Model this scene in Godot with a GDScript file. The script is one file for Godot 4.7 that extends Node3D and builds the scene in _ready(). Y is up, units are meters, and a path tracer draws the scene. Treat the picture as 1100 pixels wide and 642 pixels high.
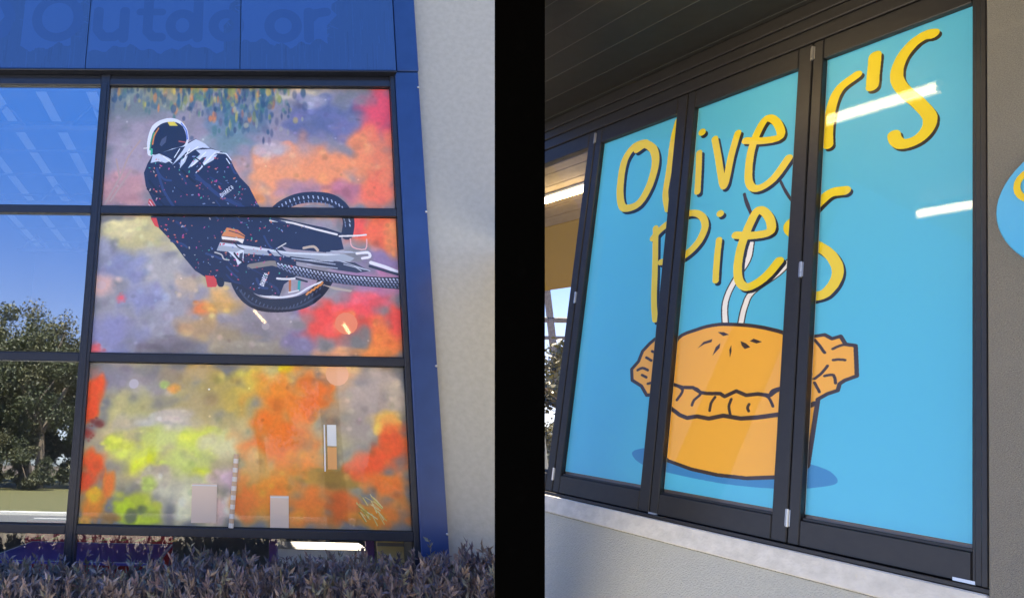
extends Node3D

# Two shopfronts side by side: a sports store window (world axes) and a pie shop window (turned and leaning), with an added black pillar as divider between them.

const MURAL := [
	[0, 3835581, 0, [388,1889,388,1879,397,1870,414,1862,439,1854,471,1846,512,1839,559,1833,611,1827,672,1822,738,1817,805,1813,865,1811,920,1812,973,1815,1021,1819,1064,1824,1102,1828,1137,1834,1168,1840,1192,1847,1210,1855,1223,1866,1231,1876,1234,1885,1234,1892,1229,1899,1220,1905,1203,1912,1179,1920,1147,1930,1110,1939,1070,1946,1027,1952,979,1957,928,1961,875,1964,821,1965,763,1964,705,1962,650,1959,598,1955,547,1951,501,1945,462,1938,432,1927,410,1915,395,1901]],
	[1, 3942942, 32.9, [872,843,871,858,870,879,868,904,862,927,852,950,838,974,824,999,812,1023,801,1047,791,1072,784,1097,779,1123,778,1152,780,1183,784,1212,786,1231]],
	[1, 15920870, 21.9, [872,843,871,858,870,879,868,904,862,927,852,950,838,974,824,999,812,1023,801,1047,791,1072,784,1097,779,1123,778,1152,780,1183,784,1212,786,1231]],
	[1, 3942942, 31.6, [1034,957,1027,966,1018,979,1007,994,991,1010,969,1027,941,1046,914,1065,892,1085,879,1103,872,1120,868,1138,863,1157,859,1178,856,1201,854,1221,852,1236]],
	[1, 15920870, 21.1, [1034,957,1027,966,1018,979,1007,994,991,1010,969,1027,941,1046,914,1065,892,1085,879,1103,872,1120,868,1138,863,1157,859,1178,856,1201,854,1221,852,1236]],
	[1, 3942942, 9.4, [973,547,977,557,982,570,988,586,995,602,1004,620,1013,640,1022,659,1028,671]],
	[1, 3942942, 13.4, [827,582,830,593,833,607,837,623,842,639,848,655,855,671,861,686,866,697]],
	[1, 3942942, 11.6, [830,593,833,602,838,616,843,630,848,643,851,654,855,666,857,675,859,682]],
	[1, 3942942, 11, [980,566,984,576,990,592,997,609,1003,624,1010,638,1017,652,1024,664,1028,672]],
	[0, 15904818, 0, [494,1578,504,1724,529,1865,576,1898,687,1922,802,1931,919,1927,1026,1906,1106,1876,1136,1843,1148,1708,1160,1568]],
	[1, 3942942, 16.6, [494,1578,504,1724,529,1865,576,1898,687,1922,802,1931,919,1927,1026,1906,1106,1876,1136,1843,1148,1708,1160,1568,494,1578]],
	[0, 15904818, 0, [578,1296,450,1287,422,1312,389,1350,372,1405,338,1447,347,1506,402,1536,435,1583,472,1579,566,1641,598,1517]],
	[1, 3942942, 17.4, [450,1287,422,1312,389,1350,372,1405,338,1447,347,1506,402,1536,435,1583,472,1579]],
	[0, 15904818, 0, [1039,1305,1137,1308,1172,1303,1197,1321,1225,1312,1242,1346,1274,1353,1279,1435,1281,1475,1244,1493,1228,1507,1223,1534,1190,1549,1158,1573,1094,1605,1051,1558]],
	[1, 3942942, 14.1, [1137,1308,1172,1303,1197,1321,1225,1312,1242,1346,1274,1353,1279,1435,1281,1475,1244,1493,1228,1507,1223,1534,1190,1549,1158,1573]],
	[0, 15904818, 0, [555,1521,529,1399,570,1289,659,1249,751,1231,876,1242,971,1266,1038,1295,1104,1359,1129,1470,1050,1546,874,1578,685,1571]],
	[1, 3942942, 17, [529,1399,536,1378,544,1346,556,1314,570,1289,589,1273,612,1263,635,1256,659,1249,681,1242,702,1237,725,1233,751,1231,781,1231,814,1234,847,1238,876,1242,903,1247,927,1253,950,1259,971,1266,989,1272,1006,1278,1022,1285,1038,1295,1056,1307,1074,1322,1091,1339,1104,1359,1114,1386,1120,1419,1125,1449,1129,1470]],
	[0, 15904818, 0, [525,1511,614,1538,662,1537,700,1560,730,1564,787,1562,807,1575,854,1548,896,1566,942,1558,987,1564,1008,1544,1034,1527,1130,1489,1149,1590,1085,1630,1023,1644,948,1661,880,1671,807,1663,746,1681,693,1674,647,1685,611,1673,566,1643,504,1607]],
	[1, 3942942, 16.8, [525,1511,614,1538,662,1537,700,1560,730,1564,787,1562,807,1575,854,1548,896,1566,942,1558,987,1564,1008,1544,1034,1527,1130,1489]],
	[1, 3942942, 19.4, [1149,1590,1085,1630,1023,1644,948,1661,880,1671,807,1663,746,1681,693,1674,647,1685,611,1673,566,1643,504,1607]],
	[1, 3942942, 12.8, [562,1522,574,1526,590,1533,606,1541,615,1550,613,1562,606,1577,597,1591,591,1601]],
	[1, 3942942, 12.4, [644,1536,651,1537,662,1538,673,1540,682,1543,689,1548,695,1554,699,1560,700,1567,696,1574,688,1582,680,1590,673,1597,670,1604,667,1612,666,1618,665,1623]],
	[1, 3942942, 12.1, [766,1579,763,1585,758,1592,754,1601,750,1610,749,1619,748,1629,747,1638,747,1644]],
	[1, 3942942, 11.8, [836,1586,834,1592,832,1600,829,1610,828,1619,829,1629,832,1640,834,1649,836,1656]],
	[1, 3942942, 11.5, [910,1605,909,1608,907,1612,905,1617,905,1622,905,1626,907,1630,909,1633,910,1636]],
	[1, 3942942, 11.2, [944,1559,951,1561,962,1563,973,1566,982,1571,989,1580,994,1591,999,1602,1002,1610]],
	[1, 3942942, 11.2, [987,1564,988,1560,990,1553,992,1547,997,1541,1004,1537,1013,1533,1022,1530,1028,1528]],
	[1, 3942942, 10.7, [1138,1323,1141,1327,1146,1334,1151,1341,1156,1348,1161,1356,1166,1365,1171,1374,1175,1379]],
	[1, 3942942, 10.4, [1201,1364,1206,1361,1214,1356,1223,1352,1231,1349,1238,1348,1246,1349,1253,1351,1258,1352]],
	[1, 3942942, 10.4, [1204,1410,1208,1410,1213,1409,1218,1408,1223,1408,1228,1409,1234,1409,1238,1410,1242,1411]],
	[1, 3942942, 10.6, [1186,1434,1183,1440,1179,1447,1173,1456,1168,1464,1162,1471,1155,1478,1149,1484,1144,1488]],
	[1, 3942942, 10.5, [1178,1476,1184,1474,1192,1472,1200,1471,1207,1472,1210,1479,1213,1488,1214,1498,1215,1505]],
	[1, 3942942, 10.6, [1145,1504,1149,1512,1154,1523,1160,1534,1163,1542]],
	[1, 3942942, 13.4, [441,1352,445,1354,450,1356,454,1358,458,1360]],
	[1, 3942942, 13.5, [413,1385,419,1388,428,1393,436,1398,442,1401]],
	[1, 3942942, 13.6, [372,1452,377,1449,384,1445,391,1442,398,1441,406,1442,415,1446,423,1449,428,1452]],
	[1, 3942942, 13.3, [435,1523,440,1522,447,1520,453,1518,458,1517]],
	[1, 3942942, 13.5, [399,1478,404,1480,412,1484,419,1487,424,1490]],
	[0, 3942942, 0, [669,1344,694,1313,733,1301,731,1315,699,1324]],
	[0, 3942942, 0, [740,1382,752,1340,770,1322,769,1345]],
	[0, 3942942, 0, [817,1393,812,1356,819,1333,822,1363]],
	[0, 3942942, 0, [756,1268,782,1269,806,1283,781,1288]],
	[0, 3942942, 0, [857,1316,879,1327,899,1346,877,1354,863,1337]],
	[0, 3942942, 0, [895,1318,910,1307,944,1323,923,1330]],
	[1, 1183759, 44.3, [246,154,258,149,274,142,288,136,293,131,283,127,265,123,243,123,224,128,209,139,194,156,181,177,171,204,165,239,162,282,162,326,163,364,165,397,169,427,175,453,182,475,189,491,197,502,206,510,219,515,236,517,256,517,276,512,294,502,309,485,323,463,335,438,346,411,354,381,361,349,366,316,368,286,367,259,363,234,356,211,348,190,336,172,320,155,304,142,293,133]],
	[1, 1183759, 32.7, [474,60,471,78,466,103,461,134,457,170,454,212,453,261,452,311,451,355,448,392,445,426,443,457,443,486,447,515,453,543,460,566,464,583]],
	[1, 1183759, 36.1, [610,180,611,181,611,183,612,184,612,185]],
	[1, 1183759, 31.2, [606,299,607,323,609,356,611,393,612,426,613,455,614,483,614,507,615,524]],
	[1, 1183759, 32.3, [679,246,683,265,689,291,696,323,704,358,713,405,723,462,734,509,742,530,749,514,754,473,759,422,764,379,770,343,777,307,784,276,788,254]],
	[1, 1183759, 34.7, [826,310,841,316,862,325,885,334,906,340,926,344,947,348,964,349,975,344,978,330,975,310,968,288,960,270,951,254,939,238,926,228,915,225,904,234,893,251,883,273,874,296,866,321,860,349,855,378,852,409,850,442,849,477,851,511,855,538,861,557,870,571,881,581,893,585,908,584,925,578,942,568,958,554,974,535,990,509,1005,485,1015,468]],
	[1, 1183759, 37.5, [1162,456,1161,443,1160,425,1159,403,1159,380,1160,353,1162,322,1165,291,1169,265,1174,242,1180,223,1187,206,1196,191,1210,179,1227,169,1242,161,1253,155]],
	[1, 1183759, 43.6, [1312,93,1312,105,1311,122,1310,142,1309,161,1308,181,1308,203,1307,222,1306,236]],
	[1, 1183759, 41.2, [1490,86,1487,85,1482,82,1477,80,1470,80,1462,82,1452,85,1442,90,1433,98,1423,108,1414,120,1405,133,1397,148,1392,165,1387,184,1384,204,1384,222,1385,239,1388,255,1394,271,1402,290,1413,312,1428,337,1442,361,1455,384,1465,403,1474,422,1481,438,1486,454,1486,469,1485,483,1481,496,1476,507,1470,517,1463,525,1455,532,1447,537,1437,540,1427,542,1417,542,1408,541,1401,537,1395,531,1390,524,1387,518,1384,510,1382,502,1381,494,1380,489]],
	[1, 1183759, 31.8, [408,677,411,717,416,775,421,838,425,895,429,948,432,1000,435,1049,438,1091,443,1126,447,1156,451,1179,454,1196]],
	[1, 1183759, 35.6, [398,736,404,728,412,716,423,703,438,690,458,676,484,660,510,646,535,637,559,634,583,634,606,638,624,645,639,657,652,673,661,691,666,708,667,727,665,746,659,766,652,784,644,800,633,815,622,828,609,841,595,852,581,862,565,871,547,877,524,880,498,881,473,881,456,881]],
	[1, 1183759, 33.8, [734,672,735,673,735,674,736,674,736,675]],
	[1, 1183759, 29.2, [739,811,739,828,738,853,737,881,737,909,737,939,738,972,738,1001,739,1022]],
	[1, 1183759, 37.7, [814,803,828,807,847,812,869,817,889,820,909,822,930,822,949,820,960,813,964,799,962,780,956,760,949,742,940,726,929,710,916,699,904,697,894,706,884,726,875,750,866,775,858,802,850,831,843,861,838,892,834,923,833,956,833,987,836,1013,843,1034,852,1052,863,1066,875,1072,891,1071,909,1063,927,1052,945,1038,961,1021,978,999,992,979,1002,965]],
	[1, 1183759, 40.2, [1228,690,1220,688,1208,686,1195,685,1184,686,1175,689,1166,695,1158,702,1149,711,1139,722,1128,735,1116,749,1104,760,1090,767,1075,772,1061,777,1050,782,1041,789,1034,796,1030,804,1030,813,1034,825,1043,837,1054,851,1067,865,1085,879,1105,894,1126,909,1144,923,1158,936,1170,948,1181,960,1191,973,1199,988,1206,1004,1211,1019,1214,1034,1215,1049,1214,1063,1211,1077,1207,1090,1201,1103,1194,1115,1186,1126,1177,1135,1167,1140,1157,1143,1146,1145,1139,1147]],
	[1, 15388688, 44.6, [229,132,240,128,257,121,271,114,276,109,267,105,248,102,226,101,207,106,191,118,176,134,163,155,153,182,147,218,144,261,144,305,145,343,147,376,152,407,157,433,164,455,171,471,179,483,189,491,202,495,219,498,239,497,259,493,277,483,293,466,307,444,319,418,330,391,338,362,345,329,350,296,352,266,351,239,347,213,340,190,332,169,319,151,303,134,287,121,276,111]],
	[1, 15388688, 32.9, [459,39,455,57,451,82,445,114,442,149,439,192,438,241,437,291,435,336,433,373,430,407,428,439,428,468,432,497,438,525,445,549,449,565]],
	[1, 15388688, 36.3, [597,161,597,162,598,163,598,165,599,166]],
	[1, 15388688, 31.3, [592,280,593,304,595,338,597,375,598,408,599,437,600,465,601,490,601,507]],
	[1, 15388688, 32.5, [666,227,670,246,676,273,683,305,691,341,700,388,711,444,721,492,730,514,736,498,742,456,747,405,752,361,758,325,765,289,771,258,776,236]],
	[1, 15388688, 34.8, [814,293,829,299,850,308,874,317,895,323,915,328,936,332,954,332,965,327,968,314,964,293,957,271,949,252,940,237,928,221,915,210,903,208,892,216,881,233,871,256,862,279,855,304,848,332,843,361,840,392,838,425,838,461,839,495,843,522,850,541,859,556,870,565,882,569,897,568,914,562,931,552,947,539,963,519,980,493,994,469,1004,452]],
	[1, 15388688, 37.7, [1153,441,1152,428,1151,410,1150,388,1150,364,1151,337,1153,306,1156,276,1160,249,1165,226,1170,207,1178,190,1187,175,1201,163,1218,153,1234,145,1244,139]],
	[1, 15388688, 43.8, [1304,77,1303,89,1303,106,1302,126,1301,145,1300,165,1299,187,1299,207,1298,220]],
	[1, 15388688, 41.4, [1483,71,1480,70,1475,67,1469,65,1463,65,1454,66,1445,70,1435,75,1425,82,1416,92,1406,104,1397,118,1390,133,1384,150,1379,169,1376,188,1376,207,1377,224,1381,240,1386,256,1394,275,1406,298,1420,323,1435,347,1448,370,1458,390,1467,408,1474,425,1479,441,1479,456,1478,470,1474,483,1469,494,1463,504,1456,512,1448,519,1439,524,1430,527,1419,529,1409,529,1400,527,1393,524,1388,518,1383,511,1379,504,1376,496,1374,488,1373,480,1372,475]],
	[1, 15388688, 31.9, [392,660,396,700,400,758,406,821,410,879,414,932,417,985,420,1034,424,1076,428,1111,433,1141,437,1165,440,1182]],
	[1, 15388688, 35.7, [382,718,388,710,396,699,408,686,423,673,444,658,469,643,496,629,521,620,545,617,570,617,592,621,611,629,626,641,639,656,648,674,653,692,655,711,652,731,646,750,639,768,631,784,620,799,608,813,596,825,582,836,567,847,551,855,533,861,510,865,484,865,459,865,441,865]],
	[1, 15388688, 34, [722,656,722,657,723,658,723,658,724,659]],
	[1, 15388688, 29.3, [727,796,727,813,726,838,725,867,725,895,725,925,725,958,726,987,727,1008]],
	[1, 15388688, 37.9, [802,788,816,792,836,797,858,803,878,806,899,807,920,808,938,806,950,799,953,785,951,766,946,745,939,728,930,712,918,695,905,684,893,682,883,691,873,711,864,735,855,760,847,787,838,816,831,847,826,878,823,909,821,942,822,973,825,999,831,1021,840,1039,852,1052,865,1059,880,1058,898,1050,917,1039,934,1025,951,1008,968,986,982,965,992,951]],
	[1, 15388688, 40.3, [1220,676,1212,675,1200,673,1187,671,1175,672,1166,676,1157,681,1149,688,1140,697,1129,708,1118,722,1107,735,1095,746,1081,754,1066,758,1051,763,1040,768,1031,775,1024,782,1020,790,1020,799,1024,811,1033,824,1044,838,1058,852,1075,866,1096,881,1117,896,1135,910,1149,923,1162,935,1172,948,1182,961,1190,976,1197,992,1203,1007,1206,1023,1207,1037,1206,1051,1203,1065,1198,1078,1193,1091,1185,1103,1177,1114,1169,1123,1159,1129,1148,1132,1138,1133,1130,1135]],
]
const POSTER := [
	[1, 11770514, 9.1, [7,640,26,599,53,541,76,487,90,447,99,413,110,380,128,346,149,314,163,291]],
	[1, 11770514, 9.1, [76,487,69,459,60,419,53,391]],
	[1, 11770514, 9.1, [40,607,66,560,101,496,127,448]],
	[1, 1844024, 54, [791,742,791,731,791,716,792,699,796,683,804,669,815,654,827,641,841,628,857,617,875,606,893,597,913,589,932,584,952,580,973,578,994,577,1015,578,1036,579,1056,582,1074,587,1091,595,1105,606,1118,617,1129,630,1138,645,1145,661,1151,678,1154,695,1154,713,1151,732,1148,749,1145,761]],
	[1, 11449540, 6.2, [797,715,800,725]],
	[1, 7963290, 5.4, [817,718,819,726]],
	[1, 11449540, 6.2, [799,694,802,703]],
	[1, 7963290, 5.4, [818,703,821,711]],
	[1, 11449540, 6.2, [803,675,806,685]],
	[1, 7963290, 5.4, [822,688,824,696]],
	[1, 11449540, 6.2, [810,658,813,668]],
	[1, 7963290, 5.4, [829,674,831,681]],
	[1, 11449540, 6.2, [820,642,823,652]],
	[1, 7963290, 5.4, [837,660,839,667]],
	[1, 11449540, 6.2, [832,628,835,637]],
	[1, 7963290, 5.4, [848,647,850,654]],
	[1, 11449540, 6.2, [846,615,849,624]],
	[1, 7963290, 5.4, [861,635,863,642]],
	[1, 11449540, 6.2, [863,603,866,613]],
	[1, 7963290, 5.4, [876,624,878,632]],
	[1, 11449540, 6.2, [882,593,885,603]],
	[1, 7963290, 5.4, [892,615,894,623]],
	[1, 11449540, 6.2, [902,585,905,595]],
	[1, 7963290, 5.4, [910,607,912,615]],
	[1, 11449540, 6.2, [923,579,926,589]],
	[1, 7963290, 5.4, [929,602,931,609]],
	[1, 11449540, 6.2, [945,575,948,585]],
	[1, 7963290, 5.4, [949,598,951,605]],
	[1, 11449540, 6.2, [968,572,971,582]],
	[1, 7963290, 5.4, [969,595,971,603]],
	[1, 11449540, 6.2, [991,572,994,582]],
	[1, 7963290, 5.4, [989,595,991,603]],
	[1, 11449540, 6.2, [1014,574,1017,584]],
	[1, 7963290, 5.4, [1010,597,1011,604]],
	[1, 11449540, 6.2, [1036,578,1039,588]],
	[1, 7963290, 5.4, [1029,600,1031,608]],
	[1, 11449540, 6.2, [1057,583,1060,593]],
	[1, 7963290, 5.4, [1048,606,1050,614]],
	[1, 11449540, 6.2, [1077,591,1080,601]],
	[1, 7963290, 5.4, [1066,613,1067,621]],
	[1, 11449540, 6.2, [1095,601,1098,610]],
	[1, 7963290, 5.4, [1082,622,1084,629]],
	[1, 11449540, 6.2, [1111,612,1114,621]],
	[1, 7963290, 5.4, [1096,632,1098,640]],
	[1, 11449540, 6.2, [1126,624,1128,634]],
	[1, 7963290, 5.4, [1109,644,1111,651]],
	[1, 11449540, 6.2, [1137,639,1140,648]],
	[1, 7963290, 5.4, [1119,657,1121,664]],
	[1, 11449540, 6.2, [1147,654,1149,664]],
	[1, 7963290, 5.4, [1128,670,1129,678]],
	[1, 11449540, 6.2, [1153,671,1156,681]],
	[1, 7963290, 5.4, [1133,685,1135,692]],
	[1, 11449540, 6.2, [1157,689,1160,699]],
	[1, 7963290, 5.4, [1137,699,1138,707]],
	[1, 11449540, 6.2, [1158,711,1160,720]],
	[1, 7963290, 5.4, [1138,714,1139,722]],
	[1, 10130316, 7.5, [831,742,841,722,854,695,872,671,893,654,918,641,942,630,966,623,990,620,1013,621,1039,630,1065,643,1083,653]],
	[1, 1909042, 62.3, [645,995,650,1006,658,1022,668,1040,680,1055,693,1068,708,1079,725,1089,743,1097,765,1101,790,1104,815,1104,840,1103,866,1101,891,1097,916,1091,938,1084,956,1075,973,1065,987,1053,1001,1041,1015,1025,1028,1007,1039,990,1046,979]],
	[1, 3883092, 8.3, [655,1035,664,1047,675,1064,691,1081,709,1095,733,1105,762,1112,792,1117,821,1119,849,1119,876,1117,902,1111,928,1104,953,1092,978,1076,1000,1061,1016,1050]],
	[1, 4870244, 5.8, [645,1020,641,1029]],
	[1, 4870244, 5.8, [662,1033,659,1042]],
	[1, 4870244, 5.8, [679,1046,676,1055]],
	[1, 4870244, 5.8, [697,1058,693,1068]],
	[1, 4870244, 5.8, [714,1070,710,1079]],
	[1, 4870244, 5.8, [731,1080,727,1090]],
	[1, 4870244, 5.8, [748,1090,744,1099]],
	[1, 4870244, 5.8, [765,1098,761,1107]],
	[1, 4870244, 5.8, [781,1104,778,1113]],
	[1, 4870244, 5.8, [798,1109,794,1118]],
	[1, 4870244, 5.8, [815,1112,811,1121]],
	[1, 4870244, 5.8, [832,1113,828,1122]],
	[1, 4870244, 5.8, [849,1113,845,1122]],
	[1, 4870244, 5.8, [866,1110,862,1119]],
	[1, 4870244, 5.8, [883,1106,879,1115]],
	[1, 4870244, 5.8, [899,1099,896,1108]],
	[1, 4870244, 5.8, [916,1092,912,1101]],
	[1, 4870244, 5.8, [933,1082,929,1091]],
	[1, 4870244, 5.8, [950,1071,946,1080]],
	[1, 4870244, 5.8, [967,1059,963,1068]],
	[1, 4870244, 5.8, [984,1045,980,1055]],
	[1, 4870244, 5.8, [1002,1031,998,1040]],
	[1, 4870244, 5.8, [1019,1016,1015,1026]],
	[1, 4870244, 5.8, [1036,1001,1032,1010]],
	[1, 15132394, 9.1, [719,1034,726,1039,736,1046,749,1054,763,1059,778,1062,795,1064,813,1065,831,1065,850,1064,870,1061,890,1057,909,1052,925,1044,939,1035,953,1025,968,1016,984,1008,1001,1000,1016,994,1026,989]],
	[1, 14256698, 9.1, [955,1051,965,1039]],
	[1, 14256698, 9.1, [971,1040,981,1028]],
	[1, 14256698, 9.1, [987,1029,997,1016]],
	[1, 14256698, 9.1, [1003,1017,1013,1005]],
	[1, 14256698, 9.1, [1018,1006,1028,993]],
	[1, 9275263, 4.2, [703,927,821,889]],
	[1, 9275263, 4.2, [733,942,821,905]],
	[0, 1778752, 0, [227,367,206,410,190,461,202,528,236,594,266,643,293,681,295,724,349,809,569,806,588,731,789,718,748,643,726,600,691,528,647,479,621,434,596,378,560,349,496,325,432,279,386,305]],
	[0, 1778752, 0, [232,684,274,739,351,820,401,887,449,944,505,979,582,995,657,1007,771,1049,833,1061,854,1004,909,964,910,894,834,814,834,760,1025,793,1110,810,1124,756,1048,730,920,704,834,682,748,659,669,632,400,635]],
	[0, 1778752, 0, [645,984,662,970,697,958,733,952,765,954,797,961,821,972,834,987,838,1006,836,1023,827,1038,811,1051,792,1059,768,1059,740,1055,714,1045,684,1027,656,1004]],
	[0, 1778752, 0, [871,709,1051,744,1115,770,1128,833,1049,850,891,836,791,806]],
	[0, 14173242, 0, [496,966,536,970,556,996,547,1021,508,1022]],
	[0, 1777712, 0, [548,981,554,976,563,974,571,975,576,980,581,988,584,995,584,1004,582,1012,578,1018,572,1020,564,1020,557,1016,552,1006,548,992]],
	[0, 13649992, 0, [220,594,233,599,261,642,233,642,219,622]],
	[1, 15784144, 4.2, [225,607,249,642]],
	[1, 15784144, 4.2, [221,622,237,642]],
	[0, 14173242, 0, [233,690,261,690,276,740,255,730]],
	[0, 13226722, 0, [227,370,258,360,301,380,322,394,291,409,255,401,219,410]],
	[0, 13226722, 0, [386,311,432,281,475,304,502,330,465,327,424,339,388,351,363,380,338,405,323,420,347,380,372,340]],
	[0, 13226722, 0, [434,339,507,333,554,346,518,367,467,379,427,419,398,436,421,396,456,362]],
	[0, 13226722, 0, [487,373,539,361,519,392,478,418,453,449,468,407]],
	[0, 13226722, 0, [363,393,396,368,385,402,360,437]],
	[1, 15659510, 4.6, [403,334,374,397]],
	[1, 15659510, 4.6, [444,322,383,368]],
	[1, 15659510, 4.6, [482,350,416,425]],
	[1, 15659510, 4.6, [528,350,473,413]],
	[1, 15659510, 4.6, [279,375,322,409]],
	[1, 15659510, 4.6, [508,378,438,458]],
	[1, 15659510, 4.6, [356,334,332,380]],
	[1, 15659510, 4.6, [581,383,613,434]],
	[1, 15659510, 4.6, [539,353,580,357,604,391]],
	[1, 2898534, 12.5, [251,438,260,468,273,510,287,549,306,583,327,615,342,637]],
	[1, 2898534, 16.6, [439,470,465,497,504,535,544,569,588,595,635,618,667,633]],
	[0, 14672878, 0, [206,370,201,359,199,342,198,324,197,305,198,285,201,266,205,247,210,229,217,213,228,200,240,190,255,181,271,175,289,170,307,169,324,171,341,177,355,185,368,197,378,211,387,227,392,245,396,265,397,282,396,296,393,307,387,316,376,322,362,324,345,328,324,336,300,344,278,352,262,358,249,363,237,367,225,371,215,373]],
	[0, 1712182, 0, [227,365,220,352,217,333,216,312,216,293,217,273,221,254,228,238,236,225,246,213,257,204,269,197,282,193,296,190,310,189,324,190,336,193,348,199,358,206,367,216,373,228,379,241,383,256,386,273,387,288,384,299,380,309,371,318,356,324,338,329,319,334,302,342,284,349,268,356,253,362,238,367]],
	[0, 15126330, 0, [290,190,324,188,342,211,302,211]],
	[1, 3842154, 6.6, [213,341,214,327,215,308,217,289,221,273,226,258,229,248]],
	[1, 14189614, 6.6, [224,312,225,300,227,283,230,266,236,250,244,235,249,225]],
	[1, 3715210, 10, [221,364,221,338]],
	[1, 5995216, 6.2, [358,197,365,207,375,220,383,235,387,252,389,269,391,282]],
	[0, 4869990, 0, [258,312,267,283,290,265,287,300,267,323]],
	[1, 12606026, 5.8, [351,294,381,299]],
	[1, 15328218, 5.4, [183,333,206,331]],
	[0, 14256714, 0, [590,734,641,744,676,773,672,788,566,775]],
	[0, 15919322, 0, [566,777,672,790,664,812,642,799,570,798]],
	[0, 4860966, 0, [568,792,642,799,632,812,566,808]],
	[0, 11120824, 0, [560,806,662,818,881,849,1128,856,1176,876,1154,893,1048,888,881,874,692,862,545,847]],
	[0, 14080992, 0, [562,809,662,820,881,851,1128,858,1049,865,881,859,672,835,558,821]],
	[0, 14541286, 0, [633,855,672,834,669,896,644,917,633,886,598,850]],
	[0, 3883346, 0, [651,862,666,855,665,889,649,897]],
	[1, 13222584, 6.6, [538,856,547,858,559,862,568,866,573,873,575,881,579,887,587,890,597,891,603,892]],
	[1, 2764868, 14.5, [683,883,701,886,726,891,752,895,778,898,803,900,821,902]],
	[1, 14670028, 5.4, [816,837,863,808]],
	[1, 9405816, 24.9, [698,922,725,917,762,910,792,905,807,905,816,908,821,910]],
	[0, 3357004, 0, [881,870,1048,890,1176,897,1243,937,1184,946,1086,932,969,903,890,893]],
	[1, 12173258, 4.6, [890,880,1087,906]],
	[1, 12173258, 4.6, [940,886,1078,892]],
	[1, 12173258, 4.6, [959,908,1096,925]],
	[1, 12173258, 4.6, [1097,886,1243,935]],
	[1, 12173258, 4.6, [1126,906,1224,930]],
	[1, 12173258, 4.6, [1049,850,1187,848]],
	[1, 12173258, 4.6, [1069,842,1167,845]],
	[1, 12173258, 4.6, [1187,855,1246,852]],
	[1, 12173258, 4.6, [1175,916,1204,936]],
	[1, 15328479, 10, [791,697,812,698,842,700,871,704,895,708,917,714,941,721,971,729,1002,738,1031,745,1058,752,1082,758,1098,762]],
	[1, 15328479, 8.3, [1110,770,1132,769,1163,768,1190,767,1208,765,1222,763,1232,762]],
	[1, 15184040, 5.8, [1159,782,1160,794,1161,810,1168,822,1186,830,1209,834,1227,832,1233,818,1234,799,1234,784]],
	[1, 15526640, 12.5, [1187,853,1201,851,1221,848,1236,847,1244,853,1247,861,1245,868,1236,872,1221,874,1211,876]],
	[1, 15526640, 16.6, [1249,896,1312,916,1370,940]],
	[1, 2764608, 12.5, [1244,913,1311,934,1369,950]],
	[1, 13153434, 12.5, [945,830,958,827,975,823,990,822,999,827,1005,834,1009,840]],
	[0, 2501438, 0, [816,898,851,891,920,917,1027,938,1164,957,1281,964,1373,964,1371,1020,1259,1012,1124,1000,988,980,890,959,831,936]],
	[1, 13225691, 7.1, [826,905,830,909]],
	[1, 13225691, 7.1, [843,908,846,912]],
	[1, 13225691, 7.1, [859,912,863,916]],
	[1, 13225691, 7.1, [875,916,879,920]],
	[1, 13225691, 7.1, [892,919,896,923]],
	[1, 13225691, 7.1, [908,922,912,926]],
	[1, 13225691, 7.1, [925,925,928,930]],
	[1, 13225691, 7.1, [941,929,945,933]],
	[1, 13225691, 7.1, [957,932,961,936]],
	[1, 13225691, 7.1, [974,935,977,939]],
	[1, 13225691, 7.1, [990,939,994,943]],
	[1, 13225691, 7.1, [1006,942,1010,946]],
	[1, 13225691, 7.1, [1022,945,1026,949]],
	[1, 13225691, 7.1, [1039,947,1043,951]],
	[1, 13225691, 7.1, [1055,950,1059,954]],
	[1, 13225691, 7.1, [1071,952,1075,956]],
	[1, 13225691, 7.1, [1088,954,1091,958]],
	[1, 13225691, 7.1, [1104,956,1108,960]],
	[1, 13225691, 7.1, [1120,959,1124,963]],
	[1, 13225691, 7.1, [1136,961,1140,965]],
	[1, 13225691, 7.1, [1152,963,1156,967]],
	[1, 13225691, 7.1, [1169,965,1172,969]],
	[1, 13225691, 7.1, [1185,966,1189,970]],
	[1, 13225691, 7.1, [1201,967,1205,971]],
	[1, 13225691, 7.1, [1217,967,1221,972]],
	[1, 13225691, 7.1, [1234,968,1237,972]],
	[1, 13225691, 7.1, [1250,969,1254,973]],
	[1, 13225691, 7.1, [1266,970,1270,974]],
	[1, 13225691, 7.1, [1282,971,1286,975]],
	[1, 13225691, 7.1, [1298,972,1302,976]],
	[1, 13225691, 7.1, [1315,972,1318,976]],
	[1, 13225691, 7.1, [1331,972,1335,976]],
	[1, 13225691, 7.1, [1347,972,1351,976]],
	[1, 13225691, 7.1, [1363,973,1367,977]],
	[1, 11186628, 7.1, [833,911,837,915]],
	[1, 11186628, 7.1, [849,916,853,920]],
	[1, 11186628, 7.1, [866,920,870,925]],
	[1, 11186628, 7.1, [882,925,886,929]],
	[1, 11186628, 7.1, [899,930,902,934]],
	[1, 11186628, 7.1, [915,933,919,937]],
	[1, 11186628, 7.1, [931,936,935,940]],
	[1, 11186628, 7.1, [948,940,951,944]],
	[1, 11186628, 7.1, [964,943,968,947]],
	[1, 11186628, 7.1, [980,946,984,950]],
	[1, 11186628, 7.1, [997,950,1000,954]],
	[1, 11186628, 7.1, [1013,953,1017,957]],
	[1, 11186628, 7.1, [1029,956,1033,960]],
	[1, 11186628, 7.1, [1045,958,1049,962]],
	[1, 11186628, 7.1, [1062,960,1065,964]],
	[1, 11186628, 7.1, [1078,963,1082,967]],
	[1, 11186628, 7.1, [1094,965,1098,969]],
	[1, 11186628, 7.1, [1110,967,1114,971]],
	[1, 11186628, 7.1, [1127,970,1130,974]],
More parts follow.
